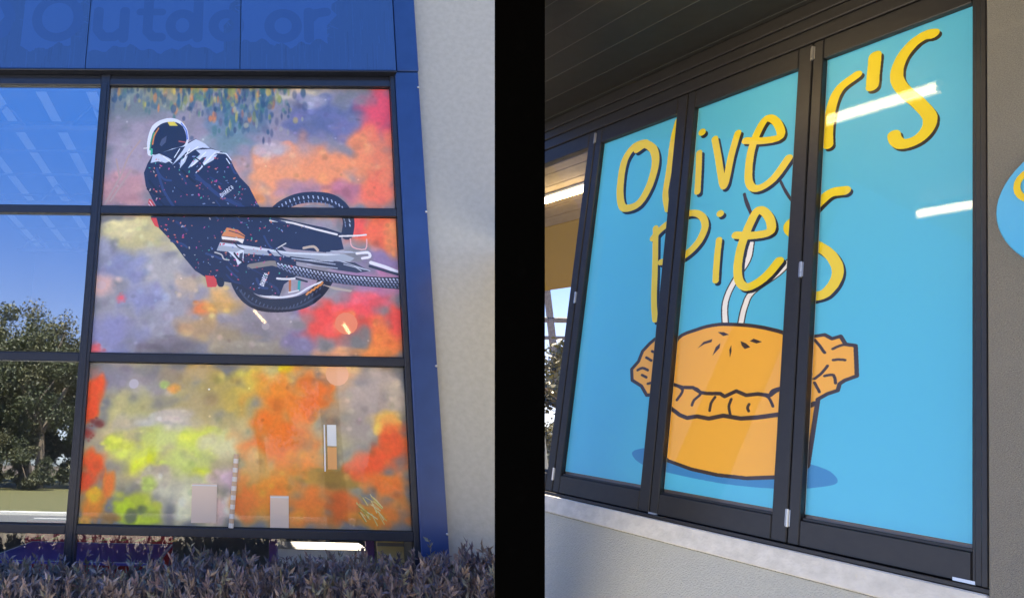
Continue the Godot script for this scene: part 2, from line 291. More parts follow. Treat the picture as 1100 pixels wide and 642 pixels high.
	[1, 11186628, 7.1, [1143,972,1147,976]],
	[1, 11186628, 7.1, [1159,974,1163,978]],
	[1, 11186628, 7.1, [1175,975,1179,979]],
	[1, 11186628, 7.1, [1191,976,1195,980]],
	[1, 11186628, 7.1, [1208,977,1211,981]],
	[1, 11186628, 7.1, [1224,978,1228,982]],
	[1, 11186628, 7.1, [1240,980,1244,984]],
	[1, 11186628, 7.1, [1256,981,1260,985]],
	[1, 11186628, 7.1, [1272,982,1276,986]],
	[1, 11186628, 7.1, [1289,983,1292,987]],
	[1, 11186628, 7.1, [1305,983,1308,987]],
	[1, 11186628, 7.1, [1321,984,1325,988]],
	[1, 11186628, 7.1, [1337,984,1341,988]],
	[1, 11186628, 7.1, [1353,985,1357,989]],
	[1, 11186628, 7.1, [1369,985,1373,989]],
	[1, 9410478, 5.8, [826,917,830,922]],
	[1, 9410478, 5.8, [843,923,846,927]],
	[1, 9410478, 5.8, [859,929,863,933]],
	[1, 9410478, 5.8, [875,935,879,939]],
	[1, 9410478, 5.8, [892,941,896,945]],
	[1, 9410478, 5.8, [908,944,912,948]],
	[1, 9410478, 5.8, [924,947,928,952]],
	[1, 9410478, 5.8, [941,951,944,955]],
	[1, 9410478, 5.8, [957,954,961,958]],
	[1, 9410478, 5.8, [973,958,977,962]],
	[1, 9410478, 5.8, [989,961,993,965]],
	[1, 9410478, 5.8, [1006,964,1010,968]],
	[1, 9410478, 5.8, [1022,967,1026,971]],
	[1, 9410478, 5.8, [1038,969,1042,973]],
	[1, 9410478, 5.8, [1055,971,1058,975]],
	[1, 9410478, 5.8, [1071,974,1075,978]],
	[1, 9410478, 5.8, [1087,976,1091,980]],
	[1, 9410478, 5.8, [1103,978,1107,983]],
	[1, 9410478, 5.8, [1119,981,1123,985]],
	[1, 9410478, 5.8, [1136,983,1139,987]],
	[1, 9410478, 5.8, [1152,984,1156,988]],
	[1, 9410478, 5.8, [1168,986,1172,990]],
	[1, 9410478, 5.8, [1184,987,1188,991]],
	[1, 9410478, 5.8, [1200,988,1204,992]],
	[1, 9410478, 5.8, [1217,990,1220,994]],
	[1, 9410478, 5.8, [1233,991,1236,995]],
	[1, 9410478, 5.8, [1249,992,1253,996]],
	[1, 9410478, 5.8, [1265,993,1269,997]],
	[1, 9410478, 5.8, [1281,994,1285,998]],
	[1, 9410478, 5.8, [1297,995,1301,999]],
	[1, 9410478, 5.8, [1314,996,1317,1000]],
	[1, 9410478, 5.8, [1330,996,1333,1000]],
	[1, 9410478, 5.8, [1346,997,1350,1001]],
	[1, 9410478, 5.8, [1362,998,1366,1002]],
	[1, 7305360, 5.8, [833,924,837,928]],
	[1, 7305360, 5.8, [849,931,853,935]],
	[1, 7305360, 5.8, [866,938,870,942]],
	[1, 7305360, 5.8, [882,945,886,949]],
	[1, 7305360, 5.8, [898,951,902,955]],
	[1, 7305360, 5.8, [915,955,919,959]],
	[1, 7305360, 5.8, [931,958,935,962]],
	[1, 7305360, 5.8, [947,962,951,966]],
	[1, 7305360, 5.8, [964,965,968,969]],
	[1, 7305360, 5.8, [980,969,984,973]],
	[1, 7305360, 5.8, [996,972,1000,976]],
	[1, 7305360, 5.8, [1012,975,1016,979]],
	[1, 7305360, 5.8, [1029,977,1032,981]],
	[1, 7305360, 5.8, [1045,980,1049,984]],
	[1, 7305360, 5.8, [1061,982,1065,986]],
	[1, 7305360, 5.8, [1077,985,1081,989]],
	[1, 7305360, 5.8, [1094,987,1097,991]],
	[1, 7305360, 5.8, [1110,989,1114,994]],
	[1, 7305360, 5.8, [1126,992,1130,996]],
	[1, 7305360, 5.8, [1142,994,1146,998]],
	[1, 7305360, 5.8, [1158,995,1162,999]],
	[1, 7305360, 5.8, [1174,997,1178,1001]],
	[1, 7305360, 5.8, [1191,998,1194,1002]],
	[1, 7305360, 5.8, [1207,999,1211,1003]],
	[1, 7305360, 5.8, [1223,1000,1227,1004]],
	[1, 7305360, 5.8, [1239,1002,1243,1006]],
	[1, 7305360, 5.8, [1255,1003,1259,1007]],
	[1, 7305360, 5.8, [1271,1004,1275,1008]],
	[1, 7305360, 5.8, [1288,1005,1291,1009]],
	[1, 7305360, 5.8, [1304,1006,1307,1010]],
	[1, 7305360, 5.8, [1320,1007,1324,1011]],
	[1, 7305360, 5.8, [1336,1008,1340,1012]],
	[1, 7305360, 5.8, [1352,1009,1356,1013]],
	[1, 7305360, 5.8, [1368,1010,1372,1014]],
	[0, 12102296, 0, [1017,1000,1084,1014,1162,1028,1152,1036,1084,1027]],
	[1, 1975350, 8.3, [870,966,958,990]],
	[0, 13136174, 0, [876,983,886,983,885,1042,876,1042]],
	[0, 3123104, 0, [917,986,929,986,926,1033,915,1032]],
	[1, 15328994, 10, [823,977,833,978,848,979,862,979,877,979,891,977,902,976]],
	[1, 15328994, 6.2, [875,1042,919,1032]],
	[1, 2240602, 4.1, [552,634,558,645,568,660,575,672,579,679,582,683,584,686]],
	[1, 1054250, 4.8, [625,805,630,811,636,820,644,828,653,833,663,837,671,840]],
	[1, 1054250, 10.5, [372,446,382,457,396,473,409,486,419,496,428,503,434,508]],
	[1, 2503516, 11.3, [790,1003,799,1009,811,1017,821,1024,826,1032,828,1038,830,1043]],
	[1, 2898790, 10.1, [335,803,350,806,369,812,386,817,397,823,404,829,409,833]],
	[1, 2898790, 8.9, [763,774,768,784,774,798,781,811,788,821,795,830,800,835]],
	[1, 2503516, 6.8, [537,600,542,608,551,620,558,631,563,640,567,648,570,653]],
	[1, 2898790, 4.2, [627,673,635,683,647,697,657,708,666,711,675,710,681,709]],
	[1, 2898790, 12.3, [731,980,735,991,742,1006,749,1017,759,1022,770,1023,778,1024]],
	[1, 1054250, 8.7, [627,859,632,866,639,876,647,885,656,892,666,900,673,905]],
	[1, 2503516, 5.8, [813,834,820,843,830,854,839,864,848,868,857,871,863,873]],
	[1, 2240602, 12, [355,708,366,716,381,727,394,736,400,743,403,748,405,751]],
	[1, 1317682, 3.9, [601,749,614,753,633,759,649,764,660,770,669,775,675,779]],
	[1, 2503516, 9.5, [362,465,368,473,376,483,384,494,389,503,393,512,395,519]],
	[1, 1054250, 11.3, [213,544,222,551,235,561,248,569,261,575,274,581,283,585]],
	[1, 2240602, 7.7, [348,802,354,806,364,812,372,817,379,822,386,827,390,830]],
	[1, 1054250, 10.4, [310,646,319,651,332,657,345,664,357,670,369,677,378,682]],
	[1, 1317682, 4.3, [339,527,344,531,352,537,361,544,373,554,386,564,396,572]],
	[1, 2240602, 10.6, [783,848,787,853,794,860,801,868,809,877,818,887,825,894]],
	[1, 1317682, 4.5, [235,550,249,559,269,571,284,581,292,583,297,583,299,582]],
	[1, 1317682, 12.2, [218,503,227,515,240,532,251,545,259,548,265,546,270,545]],
	[1, 1054250, 7.2, [266,598,274,606,284,618,294,628,302,633,310,636,316,638]],
	[1, 1317682, 7, [253,586,263,597,277,613,289,625,298,631,305,634,310,636]],
	[1, 2898790, 11.9, [441,489,451,494,465,501,478,508,490,515,500,522,507,527]],
	[1, 2898790, 11.2, [498,862,510,866,527,871,542,876,553,881,562,885,568,887]],
	[1, 2898790, 9.7, [602,414,607,426,615,443,621,455,625,459,629,459,631,459]],
	[1, 2898790, 8, [594,924,602,934,614,947,625,959,633,966,639,971,643,974]],
	[1, 2240602, 7.4, [603,900,612,911,625,926,635,938,640,944,644,945,646,946]],
	[1, 2898790, 11, [262,464,268,473,278,485,288,494,300,498,312,499,321,500]],
	[1, 2898790, 8.4, [482,634,495,645,513,660,528,673,538,681,544,688,549,692]],
	[1, 2240602, 9.8, [795,689,810,693,830,699,845,703,853,705,857,706,859,707]],
	[1, 2240602, 4.7, [689,926,702,932,721,941,737,949,749,957,759,966,765,972]],
	[1, 2503516, 5.6, [602,589,615,595,634,602,649,609,655,614,657,619,658,622]],
	[1, 1317682, 6.3, [414,371,426,378,443,388,456,398,465,408,470,418,473,425]],
	[1, 2240602, 8, [593,962,601,970,612,982,623,992,634,997,646,999,654,1001]],
	[1, 2240602, 7.2, [506,481,517,487,531,496,544,503,551,508,557,513,560,515]],
	[1, 9081000, 5, [477,636,477,638]],
	[1, 4302218, 3.7, [592,883,595,888]],
	[1, 12167066, 5, [235,452,239,459]],
	[1, 14711386, 3.7, [575,588,581,588]],
	[1, 14711386, 6.2, [252,555,256,559]],
	[1, 13781594, 3.7, [352,786,356,786]],
	[1, 13781594, 5, [662,539,660,542]],
	[1, 13781594, 6.2, [743,735,745,738]],
	[1, 14711386, 6.2, [530,437,534,438]],
	[1, 14711386, 6.2, [590,856,586,858]],
	[1, 4302218, 3.7, [516,496,519,501]],
	[1, 9081000, 6.2, [428,572,422,573]],
	[1, 13781594, 2.9, [758,933,754,934]],
	[1, 8029876, 3.7, [947,724,950,725]],
	[1, 9081000, 6.2, [609,869,612,874]],
	[1, 13126278, 3.7, [776,956,777,961]],
	[1, 9081000, 2.9, [464,929,464,932]],
	[1, 8029876, 3.7, [572,662,569,666]],
	[1, 9081000, 3.7, [574,448,575,455]],
	[1, 14711386, 2.9, [592,865,587,868]],
	[1, 14711386, 3.7, [536,783,538,787]],
	[1, 14711386, 2.9, [404,766,401,767]],
	[1, 4302218, 2.9, [458,889,454,894]],
	[1, 12167066, 5, [447,870,445,870]],
	[1, 9081000, 3.7, [444,423,441,428]],
	[1, 13781594, 5, [798,1015,798,1018]],
	[1, 4302218, 2.9, [407,433,402,433]],
	[1, 9081000, 6.2, [628,581,625,586]],
	[1, 14711386, 3.7, [559,586,560,589]],
	[1, 13126278, 3.7, [373,579,370,581]],
	[1, 13126278, 3.7, [488,732,484,738]],
	[1, 14711386, 5, [238,434,239,439]],
	[1, 4302218, 5, [793,684,790,687]],
	[1, 13781594, 3.7, [391,511,393,515]],
	[1, 14711386, 2.9, [732,843,732,848]],
	[1, 13781594, 2.9, [352,771,353,776]],
	[1, 8029876, 2.9, [708,699,706,701]],
	[1, 13781594, 6.2, [501,427,496,429]],
	[1, 13781594, 6.2, [395,475,398,479]],
	[1, 13126278, 3.7, [767,896,763,900]],
	[1, 4302218, 2.9, [662,639,659,644]],
	[1, 9081000, 5, [542,452,538,456]],
	[1, 14711386, 6.2, [448,525,442,526]],
	[1, 13126278, 2.9, [619,811,616,814]],
	[1, 12167066, 3.7, [266,364,269,367]],
	[1, 12167066, 2.9, [695,846,694,851]],
	[1, 8029876, 6.2, [618,830,621,831]],
	[1, 13126278, 5, [722,609,724,610]],
	[1, 13126278, 3.7, [477,578,477,581]],
	[1, 14711386, 6.2, [361,804,365,810]],
	[1, 13781594, 5, [516,960,517,961]],
	[1, 14711386, 6.2, [729,798,724,800]],
	[1, 4302218, 5, [678,654,681,654]],
	[1, 9081000, 6.2, [524,876,527,879]],
	[1, 12167066, 6.2, [419,832,420,838]],
	[1, 14711386, 3.7, [245,475,247,480]],
	[1, 13781594, 3.7, [283,731,287,732]],
	[1, 14711386, 5, [310,749,311,752]],
	[1, 4302218, 6.2, [406,450,405,457]],
	[1, 14711386, 6.2, [375,712,374,715]],
	[1, 14711386, 6.2, [624,483,618,487]],
	[1, 13781594, 2.9, [703,618,706,619]],
	[1, 13781594, 2.9, [717,837,715,839]],
	[1, 4302218, 5, [768,961,770,964]],
	[1, 8029876, 5, [743,878,745,879]],
	[1, 13781594, 2.9, [723,890,727,893]],
	[1, 4302218, 2.9, [812,841,810,843]],
	[1, 8029876, 3.7, [586,430,584,430]],
	[1, 13126278, 5, [256,599,254,602]],
	[1, 12167066, 5, [554,838,554,841]],
	[1, 13126278, 6.2, [749,835,748,837]],
	[1, 14711386, 6.2, [248,472,250,472]],
	[1, 4302218, 5, [440,375,441,377]],
	[1, 4302218, 3.7, [369,382,365,384]],
	[1, 14711386, 6.2, [695,862,693,866]],
	[1, 13781594, 5, [701,767,703,769]],
	[1, 13781594, 2.9, [550,697,546,702]],
	[1, 4302218, 5, [649,526,646,531]],
	[1, 13781594, 2.9, [556,561,556,564]],
	[1, 14711386, 2.9, [298,482,298,484]],
	[1, 13126278, 3.7, [283,638,278,638]],
	[1, 14711386, 5, [342,702,339,706]],
	[1, 12167066, 3.7, [257,390,258,395]],
	[1, 14711386, 2.9, [937,729,935,730]],
	[1, 14711386, 5, [398,726,393,731]],
	[1, 9081000, 5, [532,519,527,520]],
	[1, 13781594, 5, [421,651,417,655]],
	[1, 13781594, 2.9, [463,509,465,515]],
	[1, 14711386, 2.9, [869,966,865,971]],
	[1, 8029876, 6.2, [903,919,901,922]],
	[1, 13781594, 6.2, [552,942,547,942]],
	[1, 13781594, 2.9, [684,870,680,872]],
	[1, 13781594, 3.7, [462,905,463,908]],
	[1, 14711386, 2.9, [541,381,538,387]],
	[1, 13126278, 5, [452,831,453,837]],
	[1, 12167066, 6.2, [395,868,400,872]],
	[1, 13781594, 2.9, [500,577,498,580]],
	[1, 8029876, 5, [744,1023,739,1023]],
	[1, 9081000, 3.7, [521,832,519,833]],
	[1, 13126278, 5, [567,592,569,592]],
	[1, 8029876, 6.2, [525,838,524,840]],
	[1, 13126278, 6.2, [390,772,387,778]],
	[1, 13126278, 5, [652,587,648,588]],
	[1, 9081000, 6.2, [632,499,629,504]],
	[1, 4302218, 3.7, [527,632,526,636]],
	[1, 9081000, 2.9, [467,913,464,915]],
	[1, 4302218, 3.7, [243,408,243,414]],
	[1, 9081000, 5, [547,966,543,969]],
	[1, 13781594, 6.2, [887,916,891,919]],
	[1, 12167066, 3.7, [359,466,364,470]],
	[1, 13781594, 6.2, [458,536,458,538]],
	[1, 8029876, 2.9, [776,992,778,997]],
	[1, 13781594, 2.9, [454,406,458,411]],
	[1, 14711386, 3.7, [426,726,429,727]],
	[1, 13781594, 5, [381,827,384,827]],
	[1, 8029876, 6.2, [357,409,359,414]],
	[1, 12167066, 6.2, [384,728,380,733]],
	[1, 13126278, 6.2, [537,496,535,504]],
	[1, 8029876, 3.7, [488,901,486,904]],
	[1, 13781594, 5, [271,593,273,595]],
	[1, 13126278, 3.7, [705,887,709,891]],
	[1, 8029876, 3.7, [768,820,770,821]],
	[1, 9081000, 6.2, [431,373,425,376]],
	[1, 4302218, 2.9, [682,945,683,951]],
	[1, 14711386, 6.2, [445,449,450,450]],
	[1, 9081000, 2.9, [911,754,909,757]],
	[1, 13781594, 2.9, [506,891,510,891]],
	[1, 4302218, 6.2, [646,556,644,556]],
	[1, 14711386, 3.7, [374,490,374,493]],
	[1, 12167066, 3.7, [334,428,336,431]],
	[1, 13126278, 2.9, [880,718,880,721]],
	[1, 13781594, 6.2, [525,380,530,382]],
	[1, 8029876, 2.9, [260,550,260,553]],
	[1, 9081000, 6.2, [626,643,626,645]],
	[1, 4302218, 2.9, [485,415,479,418]],
	[1, 4302218, 2.9, [286,639,287,645]],
	[1, 13126278, 6.2, [309,437,308,441]],
	[1, 13781594, 6.2, [241,544,242,547]],
	[1, 13126278, 5, [816,1046,814,1047]],
	[1, 13781594, 2.9, [463,585,463,587]],
	[1, 13781594, 6.2, [737,664,734,669]],
	[1, 9081000, 5, [728,613,730,617]],
	[1, 13781594, 5, [317,695,317,697]],
	[1, 13126278, 5, [457,521,461,522]],
	[1, 4302218, 3.7, [569,478,575,481]],
	[1, 13126278, 6.2, [615,958,616,963]],
	[1, 13781594, 5, [477,384,478,388]],
	[1, 8029876, 2.9, [825,731,821,732]],
	[1, 12167066, 5, [264,433,265,436]],
	[1, 13781594, 5, [362,665,366,666]],
	[1, 9081000, 2.9, [427,787,431,789]],
	[1, 13781594, 6.2, [580,814,574,817]],
	[1, 4302218, 6.2, [579,752,583,752]],
	[1, 4302218, 3.7, [742,744,741,747]],
	[1, 4302218, 6.2, [468,585,465,588]],
	[1, 8029876, 6.2, [758,864,762,866]],
	[1, 14711386, 6.2, [303,746,304,748]],
	[1, 13781594, 3.7, [776,982,775,984]],
	[1, 8029876, 3.7, [313,745,317,746]],
	[1, 14711386, 5, [548,528,551,534]],
	[1, 13781594, 2.9, [605,732,605,737]],
	[1, 12167066, 5, [530,876,530,879]],
	[1, 14711386, 3.7, [521,946,522,949]],
	[1, 13126278, 5, [637,749,632,752]],
	[1, 9081000, 6.2, [853,870,852,875]],
	[1, 14711386, 5, [347,772,351,774]],
	[1, 13781594, 5, [265,419,268,426]],
	[1, 12167066, 3.7, [504,590,504,594]],
	[1, 13781594, 2.9, [716,623,714,624]],
	[1, 14711386, 6.2, [795,863,789,864]],
	[1, 13781594, 3.7, [453,929,452,931]],
	[1, 13781594, 2.9, [574,688,575,689]],
	[1, 12167066, 5, [529,611,522,611]],
	[1, 13781594, 2.9, [668,886,665,890]],
	[1, 8029876, 2.9, [515,913,519,916]],
	[1, 4302218, 6.2, [859,917,857,918]],
	[1, 13126278, 3.7, [541,431,537,433]],
	[1, 13126278, 2.9, [496,488,498,490]],
	[1, 13781594, 5, [645,983,649,986]],
	[1, 12167066, 6.2, [225,545,223,552]],
	[1, 13126278, 2.9, [293,546,290,549]],
	[1, 13781594, 5, [705,796,702,796]],
	[1, 13126278, 3.7, [798,791,798,796]],
	[1, 9081000, 5, [716,619,719,621]],
	[1, 14711386, 5, [548,526,554,530]],
	[1, 9081000, 2.9, [456,671,455,674]],
	[1, 13781594, 5, [872,720,873,725]],
	[1, 4302218, 2.9, [507,728,506,732]],
	[1, 12167066, 6.2, [509,688,512,694]],
	[1, 13781594, 2.9, [690,794,684,795]],
	[1, 13781594, 3.7, [624,573,622,573]],
	[1, 9081000, 3.7, [588,497,581,498]],
	[1, 14711386, 3.7, [716,867,716,874]],
	[1, 14711386, 3.7, [848,749,848,752]],
	[1, 13781594, 2.9, [495,536,496,538]],
	[1, 14711386, 3.7, [902,890,904,890]],
	[1, 13126278, 2.9, [531,774,536,775]],
	[1, 13126278, 5, [690,686,688,689]],
	[1, 9081000, 5, [332,552,332,557]],
	[1, 4302218, 5, [358,442,358,447]],
	[1, 8029876, 2.9, [961,738,966,738]],
	[1, 8029876, 2.9, [588,506,594,510]],
	[1, 13126278, 3.7, [392,680,389,682]],
	[1, 13126278, 3.7, [723,603,723,607]],
	[1, 4302218, 6.2, [834,951,833,953]],
	[1, 13781594, 2.9, [669,897,672,900]],
	[1, 13781594, 5, [515,504,513,510]],
	[1, 4302218, 5, [513,845,508,846]],
	[1, 8029876, 2.9, [604,410,606,413]],
	[1, 9081000, 3.7, [675,539,669,541]],
	[1, 13781594, 3.7, [716,858,721,860]],
	[1, 4302218, 2.9, [771,722,768,728]],
	[1, 13781594, 6.2, [738,671,736,673]],
	[1, 8029876, 5, [820,833,825,833]],
	[1, 8029876, 5, [717,1001,713,1005]],
	[1, 13781594, 2.9, [855,723,857,724]],
	[1, 9081000, 2.9, [503,783,504,790]],
	[1, 13781594, 2.9, [276,650,275,652]],
	[1, 9081000, 2.9, [745,702,749,706]],
	[1, 4302218, 2.9, [660,639,658,643]],
	[1, 13781594, 6.2, [319,779,321,781]],
	[1, 13126278, 5, [588,427,592,429]],
	[1, 13781594, 5, [563,814,562,820]],
	[1, 9081000, 5, [274,401,272,405]],
	[1, 4302218, 6.2, [427,389,430,391]],
	[1, 13126278, 5, [645,918,640,920]],
	[1, 13126278, 5, [423,396,424,399]],
	[1, 13781594, 6.2, [718,1027,719,1029]],
	[1, 13781594, 5, [397,571,401,573]],
	[1, 13126278, 6.2, [628,891,633,891]],
	[1, 13781594, 3.7, [657,566,659,568]],
	[1, 4302218, 3.7, [681,718,685,721]],
	[1, 13781594, 5, [768,731,763,734]],
	[1, 13781594, 2.9, [221,453,225,456]],
	[1, 9081000, 5, [659,707,661,707]],
	[1, 13781594, 6.2, [553,536,558,541]],
	[1, 8029876, 2.9, [611,911,613,912]],
	[1, 14711386, 6.2, [794,701,796,706]],
	[1, 13781594, 2.9, [625,795,627,801]],
	[1, 13126278, 3.7, [761,904,763,905]],
	[1, 4302218, 2.9, [620,735,625,740]],
	[1, 13781594, 6.2, [391,785,386,786]],
	[1, 8029876, 6.2, [425,373,419,374]],
	[1, 13781594, 5, [271,638,270,639]],
	[1, 8029876, 3.7, [694,899,691,899]],
	[1, 13781594, 6.2, [641,861,643,865]],
	[1, 14711386, 6.2, [785,949,783,956]],
	[1, 9081000, 6.2, [484,616,477,617]],
	[1, 12167066, 3.7, [509,906,510,908]],
	[1, 4302218, 2.9, [480,848,480,850]],
	[1, 14711386, 6.2, [398,477,395,478]],
	[1, 13781594, 3.7, [704,1020,701,1023]],
	[1, 13781594, 5, [345,606,347,610]],
	[1, 8029876, 5, [286,640,285,642]],
	[1, 13126278, 2.9, [269,529,266,530]],
	[1, 13126278, 2.9, [472,825,475,825]],
	[1, 9081000, 2.9, [800,1032,802,1034]],
	[1, 12167066, 3.7, [643,566,640,568]],
	[1, 9081000, 3.7, [688,730,689,735]],
	[1, 4302218, 2.9, [468,659,467,661]],
	[1, 13781594, 2.9, [466,804,462,805]],
	[1, 12167066, 6.2, [634,781,638,784]],
	[1, 4302218, 3.7, [832,735,833,738]],
	[1, 4302218, 6.2, [706,784,706,791]],
	[1, 8029876, 3.7, [750,825,752,830]],
	[1, 14711386, 5, [247,390,244,392]],
	[1, 14711386, 3.7, [270,552,274,559]],
	[1, 13126278, 3.7, [494,449,495,451]],
	[1, 8029876, 3.7, [657,591,655,593]],
	[1, 13126278, 5, [654,708,658,710]],
	[1, 8029876, 2.9, [800,711,805,714]],
	[1, 13781594, 3.7, [839,877,835,882]],
	[1, 9081000, 2.9, [567,902,561,904]],
	[1, 8029876, 3.7, [739,890,738,892]],
	[1, 12167066, 6.2, [647,678,645,680]],
	[1, 13781594, 6.2, [305,724,310,725]],
	[1, 12167066, 6.2, [258,591,257,594]],
	[1, 8029876, 6.2, [843,743,847,748]],
	[1, 13126278, 2.9, [634,626,633,627]],
	[1, 13781594, 3.7, [729,925,733,926]],
	[1, 9081000, 6.2, [591,612,595,616]],
	[1, 13781594, 3.7, [840,882,838,889]],
	[1, 14711386, 5, [748,826,747,827]],
	[1, 4302218, 5, [213,435,218,436]],
	[1, 9081000, 2.9, [338,533,340,540]],
	[1, 13781594, 6.2, [770,984,771,987]],
	[1, 14711386, 3.7, [625,918,630,920]],
	[1, 13126278, 3.7, [526,502,533,502]],
	[1, 9081000, 3.7, [691,698,694,701]],
	[1, 9081000, 3.7, [788,745,783,749]],
	[1, 8029876, 6.2, [390,730,387,732]],
	[1, 9081000, 5, [637,641,642,644]],
	[1, 13126278, 6.2, [268,424,273,425]],
	[1, 13781594, 6.2, [567,755,566,757]],
	[1, 13781594, 2.9, [532,967,537,970]],
	[1, 13781594, 3.7, [293,513,295,514]],
	[1, 13781594, 2.9, [645,756,638,757]],
	[1, 8029876, 5, [879,943,884,944]],
	[1, 13126278, 6.2, [454,568,457,575]],
	[1, 14711386, 2.9, [475,543,473,544]],
	[1, 11047482, 2.8, [1188,1963,1206,1994]],
	[1, 14207096, 3.6, [1166,1978,1204,2002]],
	[1, 14207096, 2.6, [1186,1916,1229,1939]],
	[1, 14734490, 4.1, [1212,1932,1232,1977]],
	[1, 14207096, 2.7, [1225,1963,1272,2007]],
	[1, 14207096, 3.6, [1150,1941,1195,1977]],
	[1, 14207096, 3.5, [1241,1983,1261,2020]],
	[1, 14734490, 3.6, [1210,1945,1247,1968]],
	[1, 11047482, 3.2, [1158,1976,1186,2014]],
	[1, 14207096, 3.2, [1211,1911,1240,1947]],
	[1, 14734490, 4.2, [1221,1917,1252,1951]],
	[1, 14734490, 2.9, [1162,1942,1198,1982]],
	[1, 11047482, 2.6, [1163,1908,1189,1939]],
	[1, 14734490, 3.3, [1208,1905,1236,1938]],
	[1, 14207096, 4.5, [1211,1981,1233,2026]],
	[1, 14207096, 4.4, [1178,1919,1196,1947]],
	[1, 14207096, 4.1, [1221,1932,1254,1960]],
	[1, 14207096, 2.5, [1151,1936,1178,1977]],
	[1, 14207096, 4.1, [1226,1960,1259,1994]],
	[1, 14734490, 4.3, [1175,1966,1198,1994]],
	[1, 14734490, 4, [1232,1926,1257,1955]],
	[1, 13152842, 2.8, [1165,1966,1209,1997]],
	[1, 13152842, 3.7, [1164,1942,1200,1987]],
	[1, 14734490, 3.4, [1240,1972,1260,2003]],
	[1, 11047482, 3.8, [1159,1954,1189,1979]],
	[1, 13152842, 4.1, [1213,1915,1257,1959]],
	[1, 14734490, 4.1, [1194,1975,1234,2001]],
	[1, 14734490, 3.8, [1166,1976,1188,2011]],
	[1, 14207096, 2.6, [1213,1937,1242,1961]],
	[1, 11047482, 3.1, [1173,1966,1196,2004]],
	[1, 16093034, 99.6, [1129,1181,1130,1181]],
	[1, 16038286, 99.6, [1083,1408,1084,1408]],
	[1, 12827840, 41.5, [199,1464,200,1463]],
	[1, 11576998, 33.2, [771,1199,773,1199]],
	[1, 16776168, 7.5, [527,1482,529,1482]],
	[1, 14202542, 41.5, [26,1020,27,1020]],
	[1, 15659254, 2.9, [554,566,565,584,568,577,565,570,560,565,554,566]],
	[1, 15659254, 2.9, [564,558,574,576]],
	[1, 15659254, 2.9, [570,553,580,571]],
	[1, 15659254, 2.9, [569,567,575,562]],
	[1, 15659254, 2.9, [584,567,576,547,590,562]],
	[1, 15659254, 2.9, [581,560,585,557]],
	[1, 15659254, 2.9, [594,559,583,542,590,539,593,544,588,550,600,554]],
	[1, 15659254, 2.9, [600,530,595,532,598,542,605,549,608,544]],
	[1, 15659254, 2.9, [605,523,608,534,616,540,614,529,605,523]],
	[1, 15659254, 3.1, [745,1006,762,1015,762,1009,756,1005,749,1002,745,1006]],
	[1, 15659254, 3.1, [748,996,766,1006]],
	[1, 15659254, 3.1, [750,990,768,1000]],
	[1, 15659254, 3.1, [757,1001,759,995]],
	[1, 15659254, 3.1, [770,996,753,983,772,990]],
	[1, 15659254, 3.1, [764,991,765,987]],
	[1, 15659254, 3.1, [773,986,755,976,759,971,764,974,764,981,775,980]],
	[1, 15659254, 3.1, [763,961,760,964,768,971,777,974,777,969]],
	[1, 15659254, 3.1, [764,953,771,961,781,963,774,955,764,953]],
]
